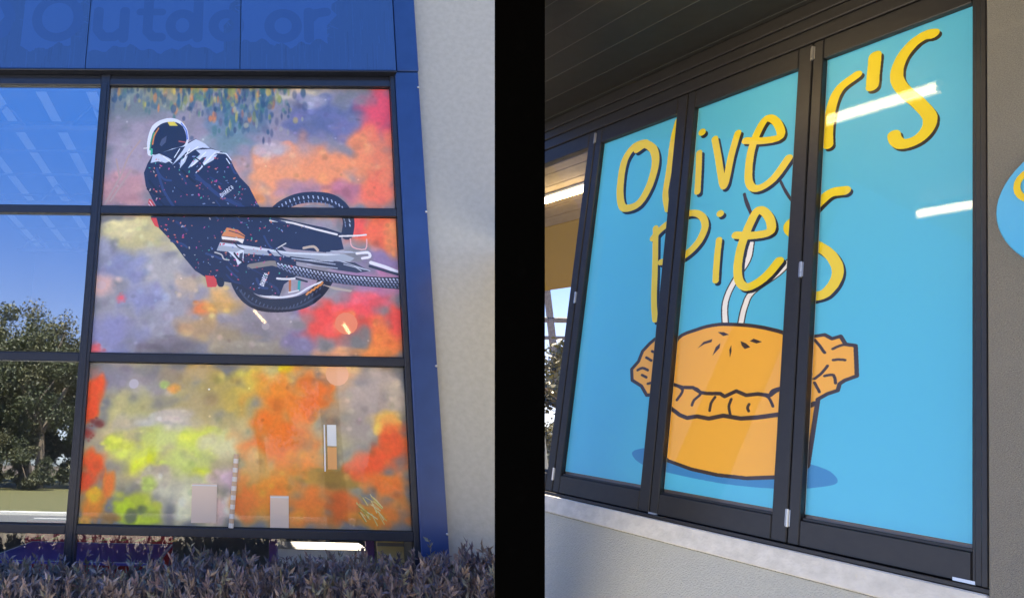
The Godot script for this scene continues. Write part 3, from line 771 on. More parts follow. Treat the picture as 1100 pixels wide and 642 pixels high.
const BLOBS := [
	[339,163,420,213,9075334], [312,515,417,189,9208456], [338,861,410,185,11049578], [76,45,103,56,6122086], [61,183,89,96,9601162],
	[56,279,77,59,11042684], [155,18,92,36,8157788], [316,81,95,94,5071476], [294,144,67,39,5928056], [474,16,68,26,11904908],
	[518,87,107,70,4542072], [462,67,45,40,5592700], [574,116,53,44,5921414], [497,36,32,20,9407124], [665,65,58,99,15750236],
	[649,177,75,84,15628882], [516,227,153,90,14713942], [395,240,88,76,14256738], [417,179,66,34,13666922], [461,275,57,33,9662588],
	[574,274,48,33,10510958], [656,273,52,56,15624780], [341,300,52,33,13664848], [395,162,40,24,11049626], [95,384,108,50,12037236],
	[203,410,56,45,11051132], [51,373,52,27,12892294], [142,473,85,57,10262160], [52,463,64,40,7172758], [16,430,26,36,8354958],
	[21,508,34,31,12885138], [61,538,15,13,14833242], [103,539,55,43,7829660], [148,603,62,46,8815244], [46,626,70,50,7499932],
	[7,664,25,21,13654618], [240,559,33,21,14449228], [287,541,46,34,13605466], [242,612,54,38,11043934], [191,648,82,25,6182496],
	[304,632,53,37,9404516], [290,471,63,40,11049586], [207,505,34,35,11310204], [396,589,70,54,8879234], [366,652,82,29,9077362],
	[461,636,37,41,7235212], [458,545,41,34,8418458], [550,586,90,50,15620682], [509,576,41,38,15753306], [604,532,62,43,14506592],
	[595,489,104,30,9069188], [649,444,63,35,8019592], [657,488,42,35,11032698], [641,366,72,50,16016442], [683,388,25,45,16419404],
	[588,355,38,32,14178376], [651,627,45,54,15628874], [538,664,45,20,15769724], [609,658,49,20,15764048], [565,590,27,27,16156510],
	[673,584,25,42,15358546], [52,724,69,36,7827580], [134,737,61,32,9208960], [194,716,49,28,9075300], [166,733,12,10,10137676],
	[187,742,16,12,14189628], [255,705,49,28,11047002], [316,754,68,51,11573834], [356,723,48,36,13677642], [416,702,40,28,12365418],
	[427,692,16,12,13154334], [246,765,60,47,10259032], [97,788,68,43,11051628], [90,837,48,31,11575416], [158,816,80,27,11182744],
	[187,796,44,20,12102298], [122,884,71,42,13028414], [170,845,79,27,12238954], [249,853,51,34,13159994], [123,903,27,23,14212628],
	[62,862,28,19,12764746], [221,901,59,41,11976800], [251,923,27,19,12898346], [298,862,47,34,12893834], [213,958,85,48,12893856],
	[153,922,47,26,11839630], [253,984,58,40,14538412], [291,984,38,33,13938342], [310,928,39,37,12888240], [320,983,27,29,14206128],
	[118,987,50,36,11056168], [85,988,23,22,12110878], [129,1014,38,14,12636192], [110,1006,15,14,4872746], [132,992,12,11,5925418],
	[141,941,19,15,11187802], [436,762,92,59,15628844], [416,850,86,76,15755804], [506,741,60,48,15625776], [474,897,50,45,15236132],
	[397,954,85,66,15107116], [473,980,76,47,14576170], [547,700,52,32,15902836], [517,690,24,16,16170122], [367,899,31,37,12622426],
	[349,973,27,44,14445104], [525,800,32,31,9468518], [566,760,44,35,10521704], [616,749,72,59,10259588], [594,818,51,50,9075828],
	[643,808,35,27,14200922], [666,738,36,32,11575438], [494,915,43,22,9729070], [542,923,42,26,8675372], [611,885,58,37,15355952],
	[660,855,35,49,15488564], [638,931,54,29,15758388], [645,986,53,36,14709292], [550,979,42,33,13392428], [597,996,38,22,13400618],
	[13,749,28,52,15616548], [6,789,24,43,15747102], [26,817,18,12,6169120], [4,838,20,19,9054754], [25,905,31,41,15747614],
	[11,934,23,26,15220764], [57,942,16,37,15231530], [31,989,27,33,15497758], [29,961,16,18,15774750], [61,1007,23,14,9329188],
	[14,1017,15,11,14721082],
]

const STORE := Vector3(-1.463, 0.0, -5.986)      # foot of the store's front, below the left edge of its poster
const SILL := 1.055                              # height of the lower edge of the poster glass
var rng := RandomNumberGenerator.new()
var names := {}
var M := {}

# ------------------------------------------------------------------ helpers
func numbered(called: String) -> String:
	names[called] = names.get(called, 0) + 1
	return called if names[called] == 1 else "%s_%03d" % [called, names[called] - 1]

func thing(called: String, label: String, category: String, at := Transform3D(), group := "") -> Node3D:
	var o := Node3D.new()
	o.name = numbered(called)
	o.transform = at
	o.set_meta("label", label)
	o.set_meta("category", category)
	if group:
		o.set_meta("group", group)
	add_child(o)
	return o

func struct(called: String, st: SurfaceTool, m: Material) -> MeshInstance3D:
	var o := obj(called, st, m, self)
	o.set_meta("kind", "structure")
	return o

func node(called: String, parent: Node3D) -> Node3D:
	var o := Node3D.new()
	o.name = called
	parent.add_child(o, true)
	return o

func mesh_obj(called: String, me: Mesh, m: Material, parent: Node3D) -> MeshInstance3D:
	var o := MeshInstance3D.new()
	o.name = called
	o.mesh = me
	o.material_override = m
	o.cast_shadow = GeometryInstance3D.SHADOW_CASTING_SETTING_ON
	parent.add_child(o, true)
	return o

func obj(called: String, st: SurfaceTool, m: Material, parent: Node3D) -> MeshInstance3D:
	st.generate_normals()
	return mesh_obj(called, st.commit(), m, parent)

func mb() -> SurfaceTool:
	var st := SurfaceTool.new()
	st.begin(Mesh.PRIMITIVE_TRIANGLES)
	st.set_smooth_group(-1)
	return st

func face(st: SurfaceTool, p: Array, inner: Vector3) -> void:
	var n: Vector3 = (p[1] - p[0]).cross(p[2] - p[0])
	var c := Vector3.ZERO
	for q in p:
		c += q
	c /= p.size()
	var a := p
	if n.dot(c - inner) > 0:      # counter-clockwise from outside: turn it round
		a = p.duplicate()
		a.reverse()
	for i in range(1, a.size() - 1):
		st.add_vertex(a[0]); st.add_vertex(a[i]); st.add_vertex(a[i + 1])

func box(st: SurfaceTool, lo: Vector3, hi: Vector3, bev := 0.0) -> void:
	var c := (lo + hi) / 2.0
	var h := (hi - lo) / 2.0
	bev = minf(bev, minf(h.x, minf(h.y, h.z)) * 0.45)
	if bev <= 0.0:
		for a in 3:
			var b := (a + 1) % 3
			var d := (a + 2) % 3
			for s in [-1.0, 1.0]:
				var q := []
				for k in [[-1.0, -1.0], [1.0, -1.0], [1.0, 1.0], [-1.0, 1.0]]:
					var v := c
					v[a] += s * h[a]; v[b] += k[0] * h[b]; v[d] += k[1] * h[d]
					q.append(v)
				face(st, q, c)
		return
	var P := func(s: Vector3, a: int) -> Vector3:
		var v := Vector3(h.x - bev, h.y - bev, h.z - bev)
		v[a] = h[a]
		return c + v * s
	for a in 3:
		var b := (a + 1) % 3
		var d := (a + 2) % 3
		for s in [-1.0, 1.0]:
			var q := []
			for k in [[-1.0, -1.0], [1.0, -1.0], [1.0, 1.0], [-1.0, 1.0]]:
				var v := Vector3.ZERO
				v[a] = s; v[b] = k[0]; v[d] = k[1]
				q.append(P.call(v, a))
			face(st, q, c)
			for t in [-1.0, 1.0]:
				var v1 := Vector3.ZERO
				v1[a] = s; v1[b] = t; v1[d] = -1.0
				var v2 := v1
				v2[d] = 1.0
				face(st, [P.call(v1, a), P.call(v2, a), P.call(v2, b), P.call(v1, b)], c)
	for sx in [-1.0, 1.0]:
		for sy in [-1.0, 1.0]:
			for sz in [-1.0, 1.0]:
				var v := Vector3(sx, sy, sz)
				face(st, [P.call(v, 0), P.call(v, 1), P.call(v, 2)], c)

func boxed(called: String, lo: Vector3, hi: Vector3, m: Material, parent: Node3D, bev := 0.0) -> MeshInstance3D:
	var st := mb()
	box(st, lo, hi, bev)
	return obj(called, st, m, parent)

# a flat outline (x, z) made solid between two heights
func slab(called: String, outline: Array, y0: float, y1: float, m: Material, parent: Node3D) -> MeshInstance3D:
	var st := mb()
	var c := Vector3.ZERO
	for p in outline:
		c += Vector3(p[0], 0, p[1])
	c = c / outline.size() + Vector3(0, (y0 + y1) / 2, 0)
	face(st, outline.map(func(p): return Vector3(p[0], y0, p[1])), c)
	face(st, outline.map(func(p): return Vector3(p[0], y1, p[1])), c)
	for i in outline.size():
		var a = outline[i]
		var b = outline[(i + 1) % outline.size()]
		face(st, [Vector3(a[0], y0, a[1]), Vector3(b[0], y0, b[1]), Vector3(b[0], y1, b[1]), Vector3(a[0], y1, a[1])], c)
	return obj(called, st, m, parent)

# a flat outline (x, y) made solid between two depths
func plate(called: String, outline: Array, z0: float, z1: float, m: Material, parent: Node3D) -> MeshInstance3D:
	var st := mb()
	var c := Vector3.ZERO
	for p in outline:
		c += Vector3(p[0], p[1], 0)
	c = c / outline.size() + Vector3(0, 0, (z0 + z1) / 2)
	face(st, outline.map(func(p): return Vector3(p[0], p[1], z0)), c)
	face(st, outline.map(func(p): return Vector3(p[0], p[1], z1)), c)
	for i in outline.size():
		var a = outline[i]
		var b = outline[(i + 1) % outline.size()]
		face(st, [Vector3(a[0], a[1], z0), Vector3(b[0], b[1], z0), Vector3(b[0], b[1], z1), Vector3(a[0], a[1], z1)], c)
	return obj(called, st, m, parent)

func tube(st: SurfaceTool, pts: Array, radii: Array, sides := 8) -> void:
	var rings := []
	for i in pts.size():
		var d: Vector3 = (pts[mini(i + 1, pts.size() - 1)] - pts[maxi(i - 1, 0)]).normalized()
		var x := d.cross(Vector3.RIGHT if absf(d.x) < 0.8 else Vector3.UP).normalized()
		var y := d.cross(x)
		var ring := []
		for k in sides:
			var a := TAU * k / sides
			ring.append(pts[i] + (x * cos(a) + y * sin(a)) * radii[i])
		rings.append(ring)
	for i in pts.size() - 1:
		var mid: Vector3 = (pts[i] + pts[i + 1]) / 2.0
		for k in sides:
			var j := (k + 1) % sides
			face(st, [rings[i][k], rings[i][j], rings[i + 1][j], rings[i + 1][k]], mid)
	face(st, rings[0], pts[1])
	face(st, rings[-1], pts[-2])

# a printed sheet standing in the x-y plane with its part of a picture
func sheet(called: String, outline: Array, z: float, uv0: Vector2, uv1: Vector2, m: Material, parent: Node3D) -> MeshInstance3D:
	# uv0: x and y of the picture's top left corner, uv1: of its bottom right corner
	var st := mb()
	for i in [0, 2, 1, 0, 3, 2]:
		var p = outline[i]
		st.set_uv(Vector2((p[0] - uv0.x) / (uv1.x - uv0.x), (p[1] - uv0.y) / (uv1.y - uv0.y)))
		st.add_vertex(Vector3(p[0], p[1], z))
	return obj(called, st, m, parent)

func rect(x0: float, y0: float, x1: float, y1: float) -> Array:
	return [[x0, y0], [x1, y0], [x1, y1], [x0, y1]]

# ------------------------------------------------------------------ drawing on pictures
func rgb(h: int) -> Color:
	return Color8((h >> 16) & 255, (h >> 8) & 255, h & 255)

func fill(im: Image, p: PackedVector2Array, c: Color) -> void:
	var lo := p[0].y
	var hi := p[0].y
	for q in p:
		lo = minf(lo, q.y); hi = maxf(hi, q.y)
	for y in range(maxi(0, floori(lo)), mini(im.get_height() - 1, ceili(hi)) + 1):
		var cuts := []
		var fy := y + 0.5
		for i in p.size():
			var a := p[i]
			var b := p[(i + 1) % p.size()]
			if (a.y > fy) != (b.y > fy):
				cuts.append(a.x + (b.x - a.x) * (fy - a.y) / (b.y - a.y))
		cuts.sort()
		for k in range(0, cuts.size() - 1, 2):
			var x0 := roundi(cuts[k])
			var x1 := roundi(cuts[k + 1])
			if x1 > x0:
				im.fill_rect(Rect2i(x0, y, x1 - x0, 1).intersection(Rect2i(0, 0, im.get_width(), im.get_height())), c)

func disc(im: Image, at: Vector2, r: float, c: Color) -> void:
	var p := PackedVector2Array()
	for k in 14:
		p.append(at + Vector2.from_angle(TAU * k / 14) * r)
	fill(im, p, c)

func stroke(im: Image, p: PackedVector2Array, w: float, c: Color) -> void:
	for i in p.size():
		disc(im, p[i], w / 2, c)
		if i + 1 < p.size() and p[i].distance_to(p[i + 1]) > 0.5:
			var n := (p[i + 1] - p[i]).orthogonal().normalized() * w / 2
			fill(im, PackedVector2Array([p[i] + n, p[i + 1] + n, p[i + 1] - n, p[i] - n]), c)

func draw(im: Image, shapes: Array) -> void:
	for s in shapes:
		var p := PackedVector2Array()
		for i in range(0, s[3].size(), 2):
			p.append(Vector2(s[3][i], s[3][i + 1]))
		if s[0] == 0:
			fill(im, p, rgb(s[1]))
		else:
			stroke(im, p, s[2], rgb(s[1]))

func noise_bytes(w: int, h: int, freq: float, octaves: int, sd: int) -> PackedByteArray:
	var n := FastNoiseLite.new()
	n.seed = sd
	n.frequency = freq
	n.fractal_octaves = octaves
	return n.get_image(w, h).get_data()

func poster_picture() -> ImageTexture:
	var w := 686
	var h := 1024
	var px := PackedFloat32Array()
	px.resize(w * h * 3)
	px.fill(0.5)
	var n1 := noise_bytes(w, h, 0.014, 2, 5)
	var put := func(cx: int, cy: int, rx: float, ry: float, c: Color, soft: float, wob: float, alpha: float) -> void:
		for y in range(maxi(0, int(cy - ry * 1.35)), mini(h, int(cy + ry * 1.35) + 1)):
			var dy := (y - cy) / ry
			for x in range(maxi(0, int(cx - rx * 1.35)), mini(w, int(cx + rx * 1.35) + 1)):
				var dx := (x - cx) / rx
				var d := sqrt(dx * dx + dy * dy) + (n1[y * w + x] - 128) * wob
				if d < 1.25:
					var a := alpha * smoothstep(1.25, 1.25 - soft, d)
					var k := (y * w + x) * 3
					px[k] += (c.r - px[k]) * a
					px[k + 1] += (c.g - px[k + 1]) * a
					px[k + 2] += (c.b - px[k + 2]) * a
	rng.seed = 31
	for b in BLOBS:
		var ink := rgb(b[4])
		var warm := ink.h < 0.2 or ink.h > 0.93
		ink = Color.from_hsv(ink.h + (0.012 if warm and ink.h < 0.1 and ink.h > 0.02 else 0.0), minf(ink.s * (1.15 if warm else 0.85), 1.0), minf(ink.v * 1.14, 1.0)).lerp(Color.WHITE, 0.06)
		put.call(b[0], b[1], b[2], b[3], ink, 0.95, 0.0035, 0.92)
		for k in 7:                       # looser tufts round each patch
			var a := rng.randf() * TAU
			var d := rng.randf_range(0.35, 1.0)
			var f := rng.randf_range(0.84, 1.18)
			var q := rng.randf_range(0.18, 0.42)
			put.call(int(b[0] + cos(a) * b[2] * d), int(b[1] + sin(a) * b[3] * d), maxf(2.0, b[2] * q), maxf(2.0, b[3] * q), Color(ink.r * f, ink.g * f * rng.randf_range(0.95, 1.06), ink.b * f).clamp(), 1.0, 0.004, rng.randf_range(0.3, 0.65))
	# out-of-focus leaves and lights of the printed picture
	rng.seed = 11
	for i in 1100:
		var x := rng.randi_range(4, w - 5)
		var y := rng.randi_range(4, h - 5)
		var k := (y * w + x) * 3
		var f := rng.randf_range(0.62, 1.42)
		var c := Color(px[k] * f + rng.randf_range(-0.05, 0.07), px[k + 1] * f + rng.randf_range(-0.05, 0.06), px[k + 2] * f + rng.randf_range(-0.05, 0.06)).clamp()
		var r := rng.randf_range(3.0, 9.0 if rng.randf() < 0.85 else 19.0)
		put.call(x, y, r * 1.2, r * rng.randf_range(0.9, 1.5), c, 1.0, 0.003, rng.randf_range(0.1, 0.36))
	var leaf := [0x2f4f6a, 0x3f7468, 0x2b3a5c, 0xe0c24a, 0x9aa24a, 0x5b8a6a, 0x3a6478, 0xf08a3c, 0x35506e, 0xb0b090, 0x44607a, 0x2f4f6a, 0x4a7a70, 0x6a5a70]
	for i in 420:
		var a := rng.randf()
		var x := rng.randfn(325.0, 75.0) if a < 0.7 else rng.randf_range(10, 260)
		var y := absf(rng.randfn(35.0, 45.0)) if a < 0.7 else rng.randf_range(0, 60)
		if y < 165 and x > 4 and x < 480:
			put.call(int(x), int(y), rng.randf_range(3.0, 7.0), rng.randf_range(7.0, 16.0), rgb(leaf[rng.randi() % leaf.size()]), 0.8, 0.003, rng.randf_range(0.3, 0.75))
	for i in 16:
		var x := rng.randi_range(6, w - 6)
		var y := rng.randi_range(20, h - 6)
		var k := (y * w + x) * 3
		put.call(x, y, 2.5, 2.5, Color(px[k] + 0.22, px[k + 1] + 0.2, px[k + 2] + 0.16).clamp(), 0.5, 0.0, 0.6)
	var by := PackedByteArray()
	by.resize(w * h * 3)
	var n2 := noise_bytes(w, h, 0.09, 4, 8)
	for i in w * h:
		var f := 1.0 + (n2[i] - 128) * 0.0003
		for k in 3:
			by[i * 3 + k] = clampi(int(px[i * 3 + k] * f * 255.0), 0, 255)
	var im := Image.create_from_data(w, h, false, Image.FORMAT_RGB8, by)
	im.resize(1373, 2048, Image.INTERPOLATE_CUBIC)
	draw(im, POSTER)
	im.resize(915, 1365, Image.INTERPOLATE_LANCZOS)
	return ImageTexture.create_from_image(im)

func mural_picture() -> ImageTexture:
	var im := Image.create(1596, 2048, false, Image.FORMAT_RGB8)
	im.fill(rgb(0x54badc))
	draw(im, MURAL)
	return ImageTexture.create_from_image(im)

# sun-faded band with the outline of letters that were taken down; 320 pixels to the metre, x from -1.95 m, y from 6.0 m down
func fascia_picture() -> ImageTexture:
	var im := Image.create(1606, 440, false, Image.FORMAT_RGB8)
	var base := rgb(0x2a4a80)
	var fresh := rgb(0x2e5291)
	var letter := rgb(0x294a84)
	im.fill(base)
	rng.seed = 21
	for i in 900:                         # streaks of weather on the paint
		var x := rng.randi_range(0, 1600)
		var y := rng.randi_range(-60, 430)
		var f := rng.randf_range(0.93, 1.08)
		stroke(im, PackedVector2Array([Vector2(x, y), Vector2(x + rng.randf_range(-2, 2), y + rng.randf_range(20, 130))]), rng.randf_range(1.0, 4.0), Color(base.r * f, base.g * f, base.b * f))
	var s := 320.0
	var P := func(u: float, v: float) -> Vector2: return Vector2((u + 1.95) * s, (6.0 - v) * s)
	# cleaner patches round the letters, with a ragged lower edge
	for span in [[-1.95, -1.12, 5.02], [-1.0, -0.29, 4.9], [-0.25, 1.38, 4.88], [1.41, 2.5, 4.96]]:
		var p := PackedVector2Array([P.call(span[0], 6.0), P.call(span[1] - 0.1, 6.0)])
		for k in 7:
			p.append(P.call(span[1] - 0.05 + 0.05 * sin(k * 1.9) - 0.012 * k, 5.6 - k * 0.07))
		for k in 40:
			var u := lerpf(span[1] - 0.16, span[0], k / 39.0)
			p.append(P.call(u, span[2] + 0.035 * sin(u * 9.0) + 0.025 * sin(u * 31.0 + 1.0) + rng.randf_range(-0.012, 0.012)))
		fill(im, p, fresh)
	for k in 420:
		var u := rng.randf_range(-1.0, 2.4)
		var a = P.call(u, 5.05 + rng.randf_range(-0.03, 0.6))
		var f := rng.randf_range(0.975, 1.03)
		stroke(im, PackedVector2Array([a, a + Vector2(rng.randf_range(-30, 30), rng.randf_range(-14, 14))]), rng.randf_range(1, 3), Color(fresh.r * f, fresh.g * f, fresh.b * f))
	var ring := func(cu: float, cv: float, ru: float, rv: float, w: float, from := 0.0, to := TAU) -> void:
		var p := PackedVector2Array()
		for k in 33:
			var a := lerpf(from, to, k / 32.0)
			p.append(P.call(cu + cos(a) * ru, cv + sin(a) * rv))
		stroke(im, p, w * s, letter)
	var line := func(pts: Array, w: float) -> void:
		var p := PackedVector2Array()
		for q in pts:
			p.append(P.call(q[0], q[1]))
		stroke(im, p, w * s, letter)
	ring.call(-0.62, 5.27, 0.23, 0.25, 0.11)
	line.call([[-0.17, 5.36], [-0.17, 5.12], [-0.1, 5.03], [0.02, 5.03], [0.12, 5.12]], 0.11)
	line.call([[0.12, 5.36], [0.12, 5.01]], 0.11)
	line.call([[0.38, 5.5], [0.38, 5.1], [0.44, 5.03], [0.53, 5.03]], 0.11)
	line.call([[0.29, 5.35], [0.53, 5.35]], 0.09)
	ring.call(0.76, 5.18, 0.13, 0.15, 0.11)
	line.call([[0.93, 5.55], [0.93, 5.02]], 0.11)
	ring.call(1.24, 5.18, 0.14, 0.15, 0.11)
	ring.call(1.86, 5.18, 0.15, 0.16, 0.11)
	line.call([[2.14, 5.36], [2.14, 5.02]], 0.11)
	line.call([[2.14, 5.25], [2.22, 5.34], [2.33, 5.36]], 0.11)
	line.call([[-1.25, 5.5], [-1.15, 5.3], [-1.2, 5.08], [-1.4, 5.0]], 0.12)
	return ImageTexture.create_from_image(im)

# ------------------------------------------------------------------ materials
func lin(r: float, g: float, b: float) -> Color:
	return Color(r, g, b).linear_to_srgb()

func noise_tex(freq: float, octaves: int, sd: int, lo: Color, hi: Color, size := 512, kind := FastNoiseLite.TYPE_SIMPLEX_SMOOTH) -> NoiseTexture2D:
	var n := FastNoiseLite.new()
	n.seed = sd
	n.frequency = freq
	n.fractal_octaves = octaves
	n.noise_type = kind
	var t := NoiseTexture2D.new()
	t.noise = n
	t.width = size
	t.height = size
	t.seamless = true
	var g := Gradient.new()
	g.set_color(0, lo)
	g.set_color(1, hi)
	t.color_ramp = g
	return t

func plain(c: Color, rough := 0.7, metal := 0.0) -> StandardMaterial3D:
	var m := StandardMaterial3D.new()
	m.albedo_color = c
	m.roughness = rough
	m.metallic = metal
	return m

func grained(lo: Color, hi: Color, rough: float, freq: float, per_metre: float, sd: int, relief := 0.0, octaves := 4, kind := FastNoiseLite.TYPE_SIMPLEX_SMOOTH) -> StandardMaterial3D:
	var m := StandardMaterial3D.new()
	m.albedo_texture = noise_tex(freq, octaves, sd, lo, hi, 512, kind)
	m.roughness = rough
	m.uv1_triplanar = true
	m.uv1_scale = Vector3.ONE * per_metre
	if relief > 0.0:
		m.heightmap_enabled = true
		m.heightmap_texture = noise_tex(freq * 2.0, 5, sd + 1, Color.BLACK, Color.WHITE)
		m.heightmap_scale = relief
	return m

func glass(alpha := 0.0) -> StandardMaterial3D:
	var m := StandardMaterial3D.new()
	m.albedo_color = Color(0.9, 0.95, 0.95, alpha)
	m.transparency = BaseMaterial3D.TRANSPARENCY_ALPHA
	m.roughness = 0.02
	return m

# sun-control glass: a thin metal coat returns a good part of the light
func coated_glass(share: float) -> StandardMaterial3D:
	var im := Image.create(4, 4, false, Image.FORMAT_RGBA8)
	im.fill(Color.WHITE)
	var m := StandardMaterial3D.new()
	m.albedo_texture = ImageTexture.create_from_image(im)
	m.albedo_color = Color(0.9, 0.95, 1.0, share)
	m.transparency = BaseMaterial3D.TRANSPARENCY_ALPHA
	m.metallic = 1.0
	m.roughness = 0.012
	return m

func printed(t: Texture2D, rough := 0.5) -> StandardMaterial3D:
	var m := StandardMaterial3D.new()
	m.albedo_texture = t
	m.roughness = rough
	m.texture_repeat = false
	return m

func lamp_mat(c: Color, e: float) -> StandardMaterial3D:
	var m := plain(Color(0.9, 0.88, 0.82), 0.4)
	m.emission_enabled = true
	m.emission = c
	m.emission_energy_multiplier = e
	return m

func leaf_mat() -> StandardMaterial3D:
	var m := StandardMaterial3D.new()
	m.vertex_color_use_as_albedo = true
	m.roughness = 0.55
	m.backlight_enabled = true
	m.backlight = Color(0.5, 0.5, 0.4)
	return m

func materials() -> void:
	M.navy = grained(lin(0.016, 0.045, 0.16), lin(0.021, 0.056, 0.19), 0.32, 0.01, 0.7, 31)
	M.fascia = printed(fascia_picture(), 0.42)
	M.frame_navy = grained(lin(0.010, 0.013, 0.024), lin(0.016, 0.02, 0.034), 0.38, 0.02, 1.0, 33)
	M.render = grained(lin(0.375, 0.372, 0.325), lin(0.435, 0.432, 0.385), 0.9, 0.03, 0.8, 35, 0.12, 5)
	M.screw = plain(lin(0.55, 0.53, 0.5), 0.35, 0.8)
	M.poster = printed(poster_picture(), 0.45)
	M.bead = plain(lin(0.055, 0.055, 0.052), 0.5)
	M.mural = printed(mural_picture(), 0.5)
	M.coated = coated_glass(0.28)
	M.soft_glass = glass()
	M.soft_glass.metallic_specular = 0.29
	M.roof_light = plain(lin(0.6, 0.62, 0.62), 0.6)
	M.roof_light.backlight_enabled = true
	M.roof_light.backlight = Color(0.42, 0.45, 0.47)
	M.glass = glass()
	M.inside = plain(lin(0.30, 0.30, 0.31), 0.9)
	M.roof_sheet = plain(lin(0.32, 0.34, 0.37), 0.5, 0.3)
	M.steel = plain(lin(0.35, 0.36, 0.38), 0.5, 0.4)
	M.floor = grained(lin(0.20, 0.20, 0.20), lin(0.27, 0.27, 0.26), 0.5, 0.02, 0.5, 37)
	M.concrete = grained(lin(0.52, 0.51, 0.47), lin(0.68, 0.665, 0.62), 0.85, 0.03, 1.1, 41, 0.2, 5)
	M.grey_wall = grained(lin(0.40, 0.405, 0.365), lin(0.465, 0.47, 0.43), 0.92, 0.05, 2.4, 43, 0.25, 5)
	M.stone_wall = grained(lin(0.17, 0.16, 0.135), lin(0.28, 0.268, 0.23), 0.92, 0.16, 2.6, 45, 0.4, 4)
	M.alu = grained(lin(0.016, 0.0152, 0.0155), lin(0.022, 0.021, 0.0212), 0.42, 0.03, 1.5, 47)
	M.gasket = plain(lin(0.008, 0.008, 0.009), 0.6)
	M.hinge = plain(lin(0.6, 0.59, 0.57), 0.3, 0.9)
	M.board = grained(lin(0.014, 0.014, 0.0125), lin(0.02, 0.02, 0.018), 0.55, 0.02, 1.2, 49)
	M.tan_board = grained(lin(0.13, 0.10, 0.055), lin(0.17, 0.132, 0.075), 0.7, 0.02, 1.2, 51)
	M.mustard = plain(lin(0.20, 0.135, 0.014), 0.8)
	M.black = grained(lin(0.0012, 0.0012, 0.0012), lin(0.0016, 0.0016, 0.0016), 1.0, 0.02, 1.0, 53)
	M.black.metallic_specular = 0.0
	M.asphalt = grained(lin(0.09, 0.09, 0.088), lin(0.14, 0.138, 0.133), 0.9, 0.05, 0.6, 55, 0.3)
	M.paving = grained(lin(0.44, 0.42, 0.35), lin(0.54, 0.52, 0.44), 0.9, 0.02, 0.4, 57, 0.2)
	M.soil = grained(lin(0.08, 0.06, 0.04), lin(0.16, 0.12, 0.085), 0.95, 0.03, 0.4, 59, 0.4)
	M.lawn = grained(lin(0.075, 0.08, 0.024), lin(0.15, 0.13, 0.05), 0.95, 0.05, 0.12, 61, 0.5, 5)
	M.white = plain(lin(0.78, 0.78, 0.76), 0.6)
	M.bark = grained(lin(0.16, 0.12, 0.09), lin(0.34, 0.28, 0.22), 0.9, 0.03, 0.6, 63, 0.5)
	M.leaf = leaf_mat()

# ------------------------------------------------------------------ plants
func crown_mesh(sd: int, r: Vector3, count: int, size: float, tones: Array, clumps: int, droop := 0.3) -> ArrayMesh:
	var g := RandomNumberGenerator.new()
	g.seed = sd
	var v := PackedVector3Array()
	var nn := PackedVector3Array()
	var cc := PackedColorArray()
	var centres := []
	for i in clumps:
		var d := Vector3(g.randfn(), g.randfn(), g.randfn()).normalized() * pow(g.randf(), 0.4)
		centres.append([d * r, g.randf_range(0.16, 0.34), tones[g.randi() % tones.size()]])
	for i in count:
		var c = centres[g.randi() % clumps]
		var d := Vector3(g.randfn(), g.randfn() * 0.7, g.randfn())
		if d.length() > 1.9:
			continue
		var at: Vector3 = c[0] + d * c[1] * r * 0.62
		var along := Vector3(g.randfn(), g.randfn() - droop * 2.0, g.randfn()).normalized()
		var side := along.cross(Vector3(g.randfn(), g.randfn(), g.randfn())).normalized()
		var l := size * g.randf_range(0.6, 1.3)
		var w := l * g.randf_range(0.22, 0.4)
		var a := at - along * l * 0.5
		var b := at + side * w
		var e := at + along * l * 0.5
		var f := at - side * w
		v.append_array([a, b, e, a, e, f])
		var n := along.cross(side).normalized()
		var t: Color = c[2]
		var k := g.randf_range(0.7, 1.35)
		for q in 6:
			nn.append(n)
			cc.append(Color(t.r * k, t.g * k, t.b * k))
	var arr := []
	arr.resize(Mesh.ARRAY_MAX)
	arr[Mesh.ARRAY_VERTEX] = v
	arr[Mesh.ARRAY_NORMAL] = nn
	arr[Mesh.ARRAY_COLOR] = cc
	var me := ArrayMesh.new()
	me.add_surface_from_arrays(Mesh.PRIMITIVE_TRIANGLES, arr)
	return me

func tree(called: String, label: String, group: String, at: Vector3, height: float, spread: float, sd: int, tones: Array, count: int, leaf: float) -> void:
	var t := thing(called, label, "tree", Transform3D(Basis(), at), group)
	var g := RandomNumberGenerator.new()
	g.seed = sd
	var st := mb()
	var fork := Vector3(g.randf_range(-0.4, 0.4), height * 0.34, g.randf_range(-0.4, 0.4))
	var thick := height * 0.028
	tube(st, [Vector3(0, -0.1, 0), fork * 0.5 + Vector3(g.randf_range(-0.15, 0.15), 0, 0), fork], [thick * 1.25, thick, thick * 0.85])
	for i in 6:
		var a := TAU * i / 6.0 + g.randf_range(-0.4, 0.4)
		var far := Vector3(cos(a) * spread * g.randf_range(0.4, 0.8), height * g.randf_range(0.58, 0.9), sin(a) * spread * g.randf_range(0.4, 0.8))
		var mid := fork.lerp(far, 0.5) + Vector3(g.randf_range(-0.5, 0.5), g.randf_range(-0.2, 0.5), g.randf_range(-0.5, 0.5))
		tube(st, [fork - Vector3(0, 0.2, 0), mid, far], [thick * 0.55, thick * 0.33, thick * 0.1], 6)
	obj("trunk", st, M.bark, t)
	var crown := mesh_obj("crown", crown_mesh(sd * 7 + 1, Vector3(spread, height * 0.36, spread), count, leaf, tones, 46), M.leaf, t)
	crown.position = Vector3(0, height * 0.66, 0)

